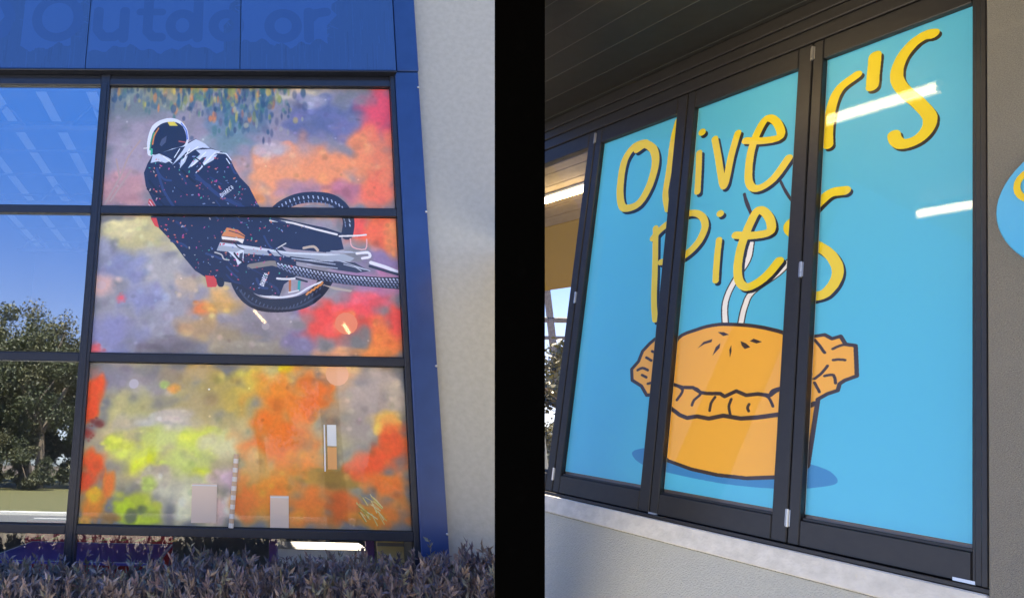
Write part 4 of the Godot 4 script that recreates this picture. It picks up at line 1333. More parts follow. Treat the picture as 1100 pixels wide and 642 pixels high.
func shrub(called: String, label: String, group: String, at: Vector3, r: Vector3, sd: int, tones: Array, count: int, leaf: float) -> void:
	var t := thing(called, label, "shrub", Transform3D(Basis(), at), group)
	var g := RandomNumberGenerator.new()
	g.seed = sd
	var st := mb()
	for i in 5:
		var a := TAU * i / 5.0 + g.randf()
		tube(st, [Vector3(cos(a) * 0.1, -0.05, sin(a) * 0.1), Vector3(cos(a) * r.x * 0.4, r.y * 1.1, sin(a) * r.z * 0.4)], [0.05, 0.015], 5)
	obj("stem", st, M.bark, t)
	var f := mesh_obj("foliage", crown_mesh(sd * 3 + 5, r, count, leaf, tones, 22, 0.0), M.leaf, t)
	f.position = Vector3(0, r.y * 0.95, 0)

func hedge() -> void:
	var t := thing("hedge", "low hedge with narrow purplish brown leaves growing under the sports store window", "hedge", Transform3D(Basis(), STORE))
	# one folded lance-shaped leaf
	var st := mb()
	var a := Vector3(0, 0, 0)
	var b := Vector3(0.012, 0.026, 0.003)
	var c := Vector3(0, 0.068, -0.004)
	var d := Vector3(-0.012, 0.026, 0.003)
	var m := Vector3(0, 0.022, -0.002)
	for f in [[a, m, b], [b, m, c], [a, d, m], [d, c, m]]:
		for q in f:
			st.add_vertex(q)
	st.generate_normals()
	var leaf := st.commit()
	var g := RandomNumberGenerator.new()
	g.seed = 77
	var n := FastNoiseLite.new()
	n.seed = 4
	n.frequency = 1.3
	var tops := func(x: float, z: float) -> float:
		return SILL - 0.19 + 0.07 * n.get_noise_2d(x * 1.2, z * 2.0) + 0.035 * n.get_noise_2d(x * 5.0, z * 5.0) + 0.10 * smoothstep(2.2, 3.9, x) - 0.09 * smoothstep(1.3, 0.4, x)
	var tones := [Color(0.17, 0.12, 0.13), Color(0.23, 0.165, 0.145), Color(0.14, 0.115, 0.13), Color(0.32, 0.235, 0.18), Color(0.20, 0.185, 0.13), Color(0.28, 0.21, 0.19), Color(0.12, 0.10, 0.11)]
	var twigs := mb()
	var places := []
	var put := func(at: Vector3, lean: Vector3, tone: Color, k: float) -> void:
		var up := (lean + Vector3(g.randfn(), g.randfn(), g.randfn()) * 0.55).normalized()
		var x := up.cross(Vector3(g.randfn(), g.randfn(), g.randfn())).normalized()
		var bs := Basis(x, up, x.cross(up)) * Basis.from_scale(Vector3.ONE * k)
		places.append([Transform3D(bs, at), tone])
	for i in 2600:
		var x := g.randf_range(-2.3, 3.98)
		var z := g.randf_range(0.22, 1.35)
		var top: float = tops.call(x, z) + g.randf_range(-0.22, 0.03)
		if g.randf() < 0.05:
			top += g.randf_range(0.03, 0.13)
		var lean := Vector3(g.randfn() * 0.28, 1.0, g.randfn() * 0.22 + 0.12)
		var len := g.randf_range(0.22, 0.42)
		var foot := Vector3(x, top, z) - lean.normalized() * len
		var tip := Vector3(x, top, z)
		tube(twigs, [foot, tip], [0.0035, 0.0015], 3)
		var tone: Color = tones[g.randi() % tones.size()]
		for k in 16:
			var s := pow(g.randf(), 0.7)
			var out := Vector3(g.randfn(), 0.55 + s * 0.5, g.randfn())
			put.call(foot.lerp(tip, s), lean.normalized() * 0.7 + out.normalized() * 0.8, tone * g.randf_range(0.7, 1.4), g.randf_range(0.65, 1.25))
	for i in 14:                              # a few stout branches down to the ground
		var x := -2.1 + i * 0.45
		tube(twigs, [Vector3(x, 0, 0.7), Vector3(x + 0.1, 0.4, 0.75), Vector3(x + g.randf_range(-0.2, 0.2), 0.75, g.randf_range(0.4, 1.1))], [0.02, 0.014, 0.006], 5)
	obj("twigs", twigs, M.bark, t)
	var mm := MultiMesh.new()
	mm.transform_format = MultiMesh.TRANSFORM_3D
	mm.use_colors = true
	mm.mesh = leaf
	mm.instance_count = places.size()
	for i in places.size():
		mm.set_instance_transform(i, places[i][0])
		mm.set_instance_color(i, places[i][1])
	var o := MultiMeshInstance3D.new()
	o.name = "leaves"
	o.multimesh = mm
	o.material_override = M.leaf
	o.set_meta("kind", "stuff")
	t.add_child(o)

# ------------------------------------------------------------------ sports store
func store() -> void:
	var t := thing("sports_store", "navy fronted sports store with grey rendered wall and tall dark framed window", "building", Transform3D(Basis(), STORE))
	var y := func(v: float) -> float: return v + SILL
	boxed("wall", Vector3(3.30, -0.1, -0.30), Vector3(4.27, 7.9, -0.02), M.render, t, 0.008)
	boxed("wall", Vector3(-3.9, -0.1, -0.30), Vector3(-3.42, 7.9, -0.02), M.render, t, 0.008)
	boxed("wall", Vector3(4.0, -0.1, -9.0), Vector3(4.2, 7.6, -0.302), M.render, t)
	boxed("wall", Vector3(-3.9, -0.1, -9.0), Vector3(-3.7, 7.6, -0.302), M.inside, t)
	boxed("wall", Vector3(-3.698, -0.1, -9.0), Vector3(3.998, 7.6, -8.8), M.inside, t)
	boxed("plinth", Vector3(-3.4, -0.1, -0.2), Vector3(3.04, SILL - 0.62, 0.02), M.render, t, 0.005)
	boxed("interior_floor", Vector3(-3.698, 0.02, -8.798), Vector3(3.998, 0.1, -0.31), M.floor, t)
	# band over the window: painted sheets with open joints
	var fa := node("fascia", t)
	var joints := [-3.42, -1.93, -0.269, 1.396, 3.062]
	for i in 4:
		var a: float = joints[i] + 0.004
		var b: float = joints[i + 1] - 0.004
		boxed("fascia_backing", Vector3(a, y.call(4.64), 0.0), Vector3(b, y.call(6.5), 0.075), M.navy, fa)
		sheet("fascia_panel", rect(a, y.call(4.638), b, y.call(6.5)), 0.0775, Vector2(-1.95, y.call(6.0)), Vector2(-1.95 + 1606.0 / 320.0, y.call(6.0 - 440.0 / 320.0)), M.fascia, fa)
	boxed("fascia_backing", Vector3(-3.42, y.call(4.62), -0.25), Vector3(3.06, y.call(6.48), -0.003), M.frame_navy, fa)
	boxed("flashing", Vector3(-3.42, y.call(4.603), 0.0), Vector3(3.062, y.call(4.622), 0.098), M.frame_navy, fa, 0.003)
	# corner cladding with its row of screws
	var col := node("corner_column", t)
	boxed("cladding", Vector3(3.052, -0.1, -0.22), Vector3(3.297, y.call(4.628), 0.055), M.navy, col, 0.006)
	boxed("cladding", Vector3(3.070, y.call(4.634), -0.22), Vector3(3.300, y.call(6.5), 0.07), M.navy, col, 0.006)
	for v in [-0.006, 1.481, 3.035, 4.445, 5.5]:
		var st := mb()
		tube(st, [Vector3(3.286, y.call(v), 0.05), Vector3(3.286, y.call(v), 0.062), Vector3(3.286, y.call(v), 0.066)], [0.011, 0.011, 0.006], 10)
		obj("screw", st, M.screw, col)
	# window
	var w := node("window", t)
	var rows := [[3.072, 4.472], [1.555, 2.992], [0.0, 1.476], [-0.62, -0.078]]
	boxed("jamb", Vector3(3.0, y.call(-0.62), -0.06), Vector3(3.05, y.call(4.60), 0.035), M.frame_navy, w, 0.004)
	boxed("jamb", Vector3(-3.42, y.call(-0.62), -0.06), Vector3(-3.12, y.call(4.60), 0.035), M.frame_navy, w, 0.004)
	boxed("mullion", Vector3(-0.098, y.call(-0.62), -0.06), Vector3(0.0, y.call(4.601), 0.03), M.frame_navy, w, 0.004)
	boxed("mullion_cap", Vector3(-0.072, y.call(-0.62), 0.0305), Vector3(-0.026, y.call(4.48), 0.042), M.frame_navy, w, 0.003)
	for side in [[-3.12, -0.098], [0.0, 3.0]]:
		boxed("head", Vector3(side[0], y.call(4.472), -0.06), Vector3(side[1], y.call(4.545), 0.03), M.frame_navy, w, 0.004)
		boxed("head", Vector3(side[0], y.call(4.547), -0.06), Vector3(side[1], y.call(4.60), 0.012), M.frame_navy, w, 0.004)
		for k in 3:
			boxed("transom", Vector3(side[0], y.call(rows[k + 1][1]), -0.06), Vector3(side[1], y.call(rows[k][0]), 0.028), M.frame_navy, w, 0.004)
			boxed("transom_bead", Vector3(side[0], y.call(rows[k][0]), -0.004), Vector3(side[1], y.call(rows[k][0]) + 0.012, 0.012), M.gasket, w)
	for k in 4:
		var a: float = y.call(rows[k][0])
		var b: float = y.call(rows[k][1])
		boxed("pane", Vector3(-3.115, a, -0.012), Vector3(-0.1, b, -0.006), M.coated if k < 3 else M.glass, w)
		boxed("pane", Vector3(0.002, a, -0.012), Vector3(2.998, b, -0.006), M.soft_glass if k < 3 else M.glass, w)
		if k < 3:
			sheet("poster_film", rect(0.004, a + 0.004, 2.996, b - 0.006), -0.016, Vector2(0.0, y.call(4.472)), Vector2(3.0, SILL), M.poster, w)
			boxed("poster_backing", Vector3(0.004, a + 0.004, -0.020), Vector3(2.996, b - 0.006, -0.018), M.white, w)
	# roof with narrow clear strips between the sheets
	var ro := node("roof", t)
	var strips := [-3.6, -2.9, -2.2, -1.52, -0.8, -0.1, 1.2, 2.6]
	var from := -3.9
	for s in strips:
		boxed("roof_sheet", Vector3(from, y.call(5.6), -8.9), Vector3(s, y.call(5.65), -0.3), M.roof_sheet, ro)
		boxed("roof_light", Vector3(s, y.call(5.61), -8.9), Vector3(s + 0.16, y.call(5.62), -1.2), M.roof_light, ro)
		boxed("roof_sheet", Vector3(s, y.call(5.6), -1.2), Vector3(s + 0.16, y.call(5.65), -0.3), M.roof_sheet, ro)
		from = s + 0.16
	boxed("roof_sheet", Vector3(from, y.call(5.6), -8.9), Vector3(4.2, y.call(5.65), -5.0), M.roof_sheet, ro)
	boxed("roof_sheet", Vector3(from, y.call(5.6), -2.6), Vector3(4.2, y.call(5.65), -0.3), M.roof_sheet, ro)
	boxed("unseen_roof_window", Vector3(from, y.call(5.61), -5.0), Vector3(4.2, y.call(5.62), -2.6), M.glass, ro)  # unseen opening, placed to let sun fall on the draped table
	for k in 9:
		boxed("purlin", Vector3(-3.69, y.call(5.56), -0.9 - k * 0.9), Vector3(3.99, y.call(5.598), -0.86 - k * 0.9), M.steel, ro)
	for k in 3:
		boxed("rafter", Vector3(-3.69, y.call(5.15), -2.2 - k * 2.7), Vector3(3.99, y.call(5.22), -2.12 - k * 2.7), M.steel, ro)
		for j in 12:
			var st := mb()
			var x := -3.6 + j * 0.63
			tube(st, [Vector3(x, y.call(5.22), -2.15 - k * 2.7), Vector3(x + (0.31 if j % 2 == 0 else -0.31), y.call(5.56), -2.15 - k * 2.7)], [0.018, 0.018], 6)
			obj("brace", st, M.steel, ro)

func store_inside() -> void:
	# table tennis table close behind the glass
	var t := thing("table_tennis_table", "blue purple table tennis table with white edge lines behind the low store window", "table", Transform3D(Basis(), STORE + Vector3(-0.13, 0.1, -1.05)))
	var blue := plain(lin(0.12, 0.085, 0.36), 0.45)
	boxed("table_top", Vector3(-0.82, 0.575, -0.74), Vector3(0.82, 0.60, 0.74), blue, t, 0.004)
	for e in [[Vector3(-0.82, 0.601, 0.72), Vector3(0.82, 0.603, 0.74)], [Vector3(-0.82, 0.601, -0.74), Vector3(0.82, 0.603, -0.72)], [Vector3(-0.82, 0.601, -0.72), Vector3(-0.80, 0.603, 0.72)], [Vector3(0.80, 0.601, -0.72), Vector3(0.82, 0.603, 0.72)]]:
		boxed("edge_line", e[0], e[1], M.white, t)
	for sx in [-0.7, 0.7]:
		for sz in [-0.6, 0.6]:
			boxed("leg", Vector3(sx - 0.025, 0.0, sz - 0.025), Vector3(sx + 0.025, 0.574, sz + 0.025), M.steel, t)
	var b := thing("barrier_banner", "red barrier banner with yellow print standing behind the table tennis table", "banner", Transform3D(Basis(), STORE + Vector3(-0.13, 0.1, -1.95)))
	boxed("banner_cloth", Vector3(-0.95, 0.05, -0.02), Vector3(0.80, 0.82, 0.02), grained(lin(0.42, 0.03, 0.05), lin(0.55, 0.06, 0.06), 0.7, 0.02, 1.0, 71), b)
	var yl := plain(lin(0.62, 0.42, 0.12), 0.7)
	var g := RandomNumberGenerator.new()
	g.seed = 5
	for k in 9:
		var x := -0.85 + k * 0.2
		plate("printed_leaf", [[x, 0.61], [x + g.randf_range(0.04, 0.07), 0.635], [x + 0.13, 0.66 + g.randf_range(-0.03, 0.005)], [x + 0.09, 0.615]], 0.021, 0.023, yl, b)
	for sx in [-0.9, 0.75]:
		boxed("foot", Vector3(sx - 0.02, 0.0, -0.2), Vector3(sx + 0.02, 0.049, 0.2), M.steel, b)
	# white draped table at the right
	var d := thing("draped_table", "white cloth draped table behind the low window near the corner column", "table", Transform3D(Basis(), STORE + Vector3(2.25, 0.1, -0.75)))
	var cloth := mb()
	var ring := []
	for k in 48:
		var a := TAU * k / 48.0
		var e := Vector3(clampf(cos(a) * 0.62, -0.45, 0.45), 0, clampf(sin(a) * 0.5, -0.3, 0.3))
		ring.append([e, 1.0 + 0.07 * sin(a * 13.0) + 0.03 * sin(a * 29.0)])
	for k in 48:
		var p = ring[k]
		var q = ring[(k + 1) % 48]
		var up := Vector3(0, 0.74, 0)
		face(cloth, [p[0] * p[1] * 1.12, q[0] * q[1] * 1.12, q[0] + up, p[0] + up], Vector3(0, 0.3, 0))
		face(cloth, [p[0] + up, q[0] + up, Vector3(0, 0.741, 0)], Vector3(0, 0.3, 0))
	obj("cloth", cloth, M.white, d)
	for x in [1.78, 2.68]:
		var p := thing("purple_post", "purple banner post left of the white draped table" if x < 2.0 else "purple banner post right of the white draped table", "post", Transform3D(Basis(), STORE + Vector3(x, 0.1, -0.34)))
		boxed("shaft", Vector3(-0.04, 0.02, -0.02), Vector3(0.04, 0.86, 0.02), plain(lin(0.12, 0.05, 0.2), 0.6), p, 0.004)
		boxed("foot", Vector3(-0.09, 0.0, -0.03), Vector3(0.09, 0.019, 0.03), M.steel, p)
	var f := thing("yellow_panel", "pale yellow panel with a grey line behind the low window beside the corner column", "board", Transform3D(Basis(), STORE + Vector3(2.86, 0.1, -0.3)))  # flat panel for the pale yellow area and its grey line
	boxed("board", Vector3(-0.12, 0.0, -0.03), Vector3(0.13, 0.89, 0.0), plain(lin(0.75, 0.62, 0.28), 0.6), f, 0.004)
	boxed("stripe", Vector3(-0.12, 0.80, 0.001), Vector3(0.13, 0.83, 0.003), plain(lin(0.25, 0.25, 0.25), 0.6), f)
	# flat shapes and a pole set against the poster glass
	var note := [
		["pale_oblong", "blank pale notice on the orange lower part of the poster", [1.734, 0.012, 1.901, 0.287], "oblong"],
		["pale_rectangle", "pale blank placard standing against the lower middle of the poster", [1.023, 0.038, 1.251, 0.378], "rectangle"],
	]
	for n in note:
		var r = n[2]
		var o := thing(n[0], n[1], n[3], Transform3D(Basis(), STORE + Vector3(0, SILL, 0)))
		boxed("sheet", Vector3(r[0], r[1], -0.005), Vector3(r[2], r[3], -0.003), plain(lin(0.80, 0.61, 0.45), 0.7), o)
		boxed("fold", Vector3(r[0], r[3] - 0.02, -0.0028), Vector3(r[2], r[3] - 0.012, -0.0015), M.white, o)
	var o2 := thing("two_tone_strip", "tall narrow white and orange sticker high on the orange part of the poster", "strip", Transform3D(Basis(), STORE + Vector3(0, SILL, 0)))
	boxed("sheet", Vector3(2.259, 0.733, -0.005), Vector3(2.344, 0.925, -0.003), plain(lin(0.70, 0.72, 0.70), 0.6), o2)
	boxed("sheet", Vector3(2.259, 0.526, -0.005), Vector3(2.344, 0.723, -0.003), plain(lin(0.72, 0.36, 0.12), 0.6), o2)
	boxed("border", Vector3(2.229, 0.506, -0.005), Vector3(2.241, 0.925, -0.003), M.white, o2)
	var sp := thing("striped_pole", "slim leaning pole with white and tan bands standing on the ledge before the poster", "pole", Transform3D(Basis(Vector3(0, 0, 1), -0.06), STORE + Vector3(1.384, SILL + 0.004, 0.014)))
	var band := [plain(lin(0.72, 0.66, 0.58), 0.5), plain(lin(0.60, 0.40, 0.24), 0.5)]
	for k in 16:
		var st := mb()
		tube(st, [Vector3(0, k * 0.04, 0), Vector3(0, k * 0.04 + 0.04, 0)], [0.024, 0.024], 10)
		obj("band", st, band[k % 2], sp)

# ------------------------------------------------------------------ pie shop (its own axes: x along the front, y up, z out of the front)
const SHOP := Transform3D(Basis(Vector3(0.35765, -0.12955, 0.92483), Vector3(0.20445, 0.97717, 0.05782), Vector3(-0.9112, 0.16841, 0.37597)), Vector3(1.6852, 1.5905, -3.4489))

func soffit_left(z: float) -> float:
	return maxf(-0.665 + 1.004 * z, -9.0) if z < 0.96 else 0.30

func cafe() -> void:
	var t := thing("pie_shop", "pie shop front with black folding windows under a dark boarded soffit", "building", SHOP)
	var top := 2.17
	var low := -1.9
	# walls and sill
	boxed("lower_wall", Vector3(-0.20, low, -0.25), Vector3(1.534, -0.212, 0.035), M.grey_wall, t)
	boxed("sill", Vector3(-0.205, -0.210, -0.25), Vector3(1.534, -0.124, 0.048), M.concrete, t, 0.005)
	boxed("wall", Vector3(1.536, low, -0.25), Vector3(3.4, top + 0.02, 0.055), M.stone_wall, t, 0.004)
	# window
	var w := node("window", t)
	var d := 0.02                         # how far the sashes stand proud of the glass
	boxed("sill_track", Vector3(-0.20, -0.122, -0.05), Vector3(1.533, -0.107, 0.04), M.alu, w, 0.002)
	boxed("head", Vector3(-0.60, 1.985, -0.05), Vector3(1.533, 2.05, 0.026), M.alu, w, 0.003)
	boxed("head", Vector3(-0.62, 2.052, -0.05), Vector3(1.533, 2.105, 0.036), M.alu, w, 0.003)
	boxed("head", Vector3(-0.64, 2.107, -0.05), Vector3(1.533, 2.188, 0.046), M.alu, w, 0.003)
	boxed("jamb", Vector3(1.519, -0.105, -0.05), Vector3(1.5335, 1.983, 0.05), M.alu, w, 0.002)
	boxed("jamb", Vector3(1.500, -0.105, -0.05), Vector3(1.5175, 1.983, 0.034), M.alu, w, 0.002)
	var glazing := [[0.0, 0.421], [0.526, 0.951], [1.052, 1.481]]
	# stiles: two side by side where sashes meet
	var shift := func(u: float) -> float: return u + d * (2.586 - u) / 2.834
	for s in [[-0.105, -0.053, 0.0], [0.421, 0.476, 0.526], [0.951, 1.003, 1.052]]:
		boxed("stile", Vector3(shift.call(s[0]), -0.103, -0.03), Vector3(s[1] + 0.010, 1.98, d), M.alu, w, 0.003)
		boxed("stile", Vector3(s[1] + 0.0135, -0.103, -0.03), Vector3(s[2], 1.98, d), M.alu, w, 0.003)
		boxed("gasket", Vector3(s[1] + 0.0102, -0.1, -0.03), Vector3(s[1] + 0.0133, 1.975, d - 0.008), M.gasket, w)
	boxed("stile", Vector3(shift.call(1.481), -0.103, -0.03), Vector3(1.4985, 1.98, d), M.alu, w, 0.003)
	for g in glazing:
		var x1: float = shift.call(g[1])
		boxed("rail", Vector3(g[0] + 0.0005, -0.103, -0.03), Vector3(x1 - 0.0005, -0.012, d), M.alu, w, 0.003)
		boxed("bead", Vector3(g[0] + 0.0005, -0.0115, -0.03), Vector3(x1 - 0.0005, 0.0, d * 0.4), M.alu, w, 0.002)
		boxed("rail", Vector3(g[0] + 0.0005, 1.888, -0.03), Vector3(x1 - 0.0005, 1.98, d), M.alu, w, 0.003)
		boxed("pane", Vector3(g[0], 0.0, -0.004), Vector3(x1, 1.9, 0.0), M.soft_glass, w)
		sheet("printed_film", rect(g[0] + 0.002, 0.014, x1, 1.9), -0.007, Vector2(0.0, 1.9), Vector2(1596.0 / 2048.0 * 1.9, 0.0), M.mural, w)
		boxed("film_backing", Vector3(g[0], 0.014, -0.012), Vector3(x1, 1.9, -0.009), M.white, w)
		boxed("glazing_strip", Vector3(g[0], -0.002, -0.02), Vector3(x1, 0.013, -0.012), plain(lin(0.20, 0.15, 0.11), 0.6), w)
	boxed("added_backing", Vector3(-0.2, -0.13, -0.09), Vector3(1.533, 0.01, -0.052), M.gasket, w)  # added dark backing, blocks light coming through the frame gaps
	boxed("added_backing", Vector3(-0.1, -0.10, -0.05), Vector3(1.52, 1.99, -0.034), M.gasket, w)
	# the clear pane at the far end
	plate("pane", [[-0.26, -0.012], [shift.call(-0.105), -0.012], [shift.call(-0.105), 1.888], [-0.56, 1.888]], -0.004, 0.0, M.soft_glass, w)
	boxed("rail", Vector3(-0.22, -0.103, -0.03), Vector3(shift.call(-0.105) - 0.0005, -0.012, d), M.alu, w, 0.003)
	boxed("rail", Vector3(-0.575, 1.888, -0.03), Vector3(shift.call(-0.105) - 0.0005, 1.98, d), M.alu, w, 0.003)
	for h in [[-0.043, 0.958], [-0.043, -0.012], [-0.043, 1.93], [1.015, 0.956], [1.015, -0.012], [1.015, 1.93]]:
		var st := mb()
		for k in 3:
			var y0: float = h[1] - 0.033 + k * 0.022
			tube(st, [Vector3(h[0], y0, d + 0.004), Vector3(h[0], y0 + 0.0205, d + 0.004)], [0.005, 0.005], 10)
		box(st, Vector3(h[0] - 0.008, h[1] - 0.03, d + 0.0005), Vector3(h[0] + 0.008, h[1] + 0.03, d + 0.002))
		obj("hinge", st, M.hinge, w)
	boxed("weep_cover", Vector3(0.49, -0.106, d + 0.001), Vector3(0.53, -0.098, d + 0.006), M.hinge, w)
	boxed("weep_cover", Vector3(1.45, -0.104, d + 0.001), Vector3(1.50, -0.094, d + 0.006), M.hinge, w)
	# soffit boards run along the front, ceiling boards behind the glass stand in for their reflection
	var so := node("soffit", t)
	var edges := [0.0475, 0.076]
	while edges[-1] < 3.6:
		edges.append(edges[-1] + 0.1565)
	for i in edges.size() - 1:
		var z0: float = edges[i] + 0.0025
		var z1: float = edges[i + 1] - 0.0025
		slab("soffit_board", [[soffit_left(z0), z0], [3.3, z0], [3.3, z1], [soffit_left(z1), z1]], top, top + 0.018, M.board, so)
		slab("soffit_batten", [[soffit_left(z1) + 0.02, z1 + 0.0003], [3.3, z1 + 0.0003], [3.3, z1 + 0.0047], [soffit_left(z1) + 0.02, z1 + 0.0047]], top - 0.001, top + 0.016, M.bead, so)
	slab("roof_deck", [[-0.55, -0.055], [3.3, -0.055], [3.3, 1.05], [0.45, 1.05]], top + 0.0185, top + 0.05, M.board, so)
	slab("roof_deck", [[0.45, 1.051], [3.3, 1.051], [3.3, 3.6], [0.45, 3.6]], top + 0.0185, top + 0.05, M.board, so)
	var ce := node("ceiling", t)
	var zc := -0.055
	while zc > -1.2:
		slab("ceiling_board", [[soffit_left(zc) - 0.1, zc], [1.5, zc], [1.5, zc - 0.148], [soffit_left(zc - 0.148) - 0.1, zc - 0.148]], top, top + 0.018, M.tan_board, ce)
		zc -= 0.155
	slab("ceiling_panel", [[soffit_left(zc) - 0.1, zc], [1.5, zc], [1.5, -2.75], [soffit_left(-2.75) - 0.1, -2.75]], top - 0.004, top + 0.018, M.mustard, ce)
	slab("roof_deck", [[-0.6, -0.06], [1.5, -0.06], [1.5, -2.75], [soffit_left(-2.75), -2.75]], top + 0.0185, top + 0.05, M.tan_board, ce)
	boxed("bulkhead", Vector3(-0.5, top - 0.03, -0.30), Vector3(1.5, top - 0.001, -0.06), M.mustard, ce)

func lamp(u: float, z: float, length: float, label: String, e: float, y := 2.17) -> void:
	var t := thing("fluorescent_light", label, "light", SHOP * Transform3D(Basis(), Vector3(u, y, z)), "linear ceiling lights")
	boxed("housing", Vector3(0, -0.022, -0.035), Vector3(length, -0.001, 0.035), M.white, t, 0.004)
	var tubes := mb()
	tube(tubes, [Vector3(0.01, -0.042, 0), Vector3(length - 0.01, -0.042, 0)], [0.019, 0.019], 12)
	obj("lamp_tube", tubes, lamp_mat(Color(1.0, 0.86, 0.62), e), t)
	for x in [0.0, length - 0.012]:
		boxed("lamp_holder", Vector3(x, -0.064, -0.012), Vector3(x + 0.0095, -0.0225, 0.012), M.white, t)
	var l := AreaLight3D.new()
	l.name = "tube_glow"
	l.area_size = Vector2(length, 0.04)
	l.light_color = Color(1.0, 0.86, 0.62)
	l.light_energy = 0.002 * e
	l.area_range = 12.0
	l.shadow_enabled = true
	t.add_child(l)
	l.position = Vector3(length / 2.0, -0.066, 0)
	l.rotation = Vector3(-PI / 2, 0, 0)

func round_sign() -> void:
	var t := thing("round_sign", "round sky blue sign with yellow lettering fixed to the grey wall", "sign", SHOP * Transform3D(Basis(), Vector3(1.812, 1.04, 0.058)))
	var out := []
	var st := mb()
	tube(st, [Vector3(0, 0, 0), Vector3(0, 0, 0.016), Vector3(0, 0, 0.02)], [0.249, 0.249, 0.246], 64)
	obj("disc", st, plain(lin(0.075, 0.43, 0.75), 0.35), t)
	var im := mb()
	for k in 20:
		var a := TAU * k / 20.0
		var b := TAU * (k + 1) / 20.0
		var c := Vector3(-0.165, 0.075, 0.02)
		var q := func(an: float, r: float, z: float) -> Vector3: return c + Vector3(cos(an) * r * 0.75, sin(an) * r, z)
		face(im, [q.call(a, 0.06, 0.003), q.call(b, 0.06, 0.003), q.call(b, 0.04, 0.003), q.call(a, 0.04, 0.003)], c - Vector3(0, 0, 1))
	obj("letter", im, plain(lin(0.75, 0.55, 0.01), 0.4), t)

# ------------------------------------------------------------------ added pillar for the black band between the two fronts, part of neither
func pillar() -> void:
	var t := thing("added_black_pillar", "added matt black pillar filling the black band between the two shopfronts", "pillar", Transform3D(Basis(Vector3(0.91743, -0.08902, 0.38781), Vector3(-0.01373, 0.96699, 0.25444), Vector3(-0.39766, -0.23876, 0.88592)), Vector3(1.2256, 2.3359, -2.7305)))
	boxed("shaft", Vector3(-0.1012, -2.42, -0.2), Vector3(0.1012, 2.6, 0.0), M.black, t, 0.002)
	boxed("foot", Vector3(-0.12, -2.55, -0.22), Vector3(0.12, -2.421, 0.02), M.black, t, 0.004)

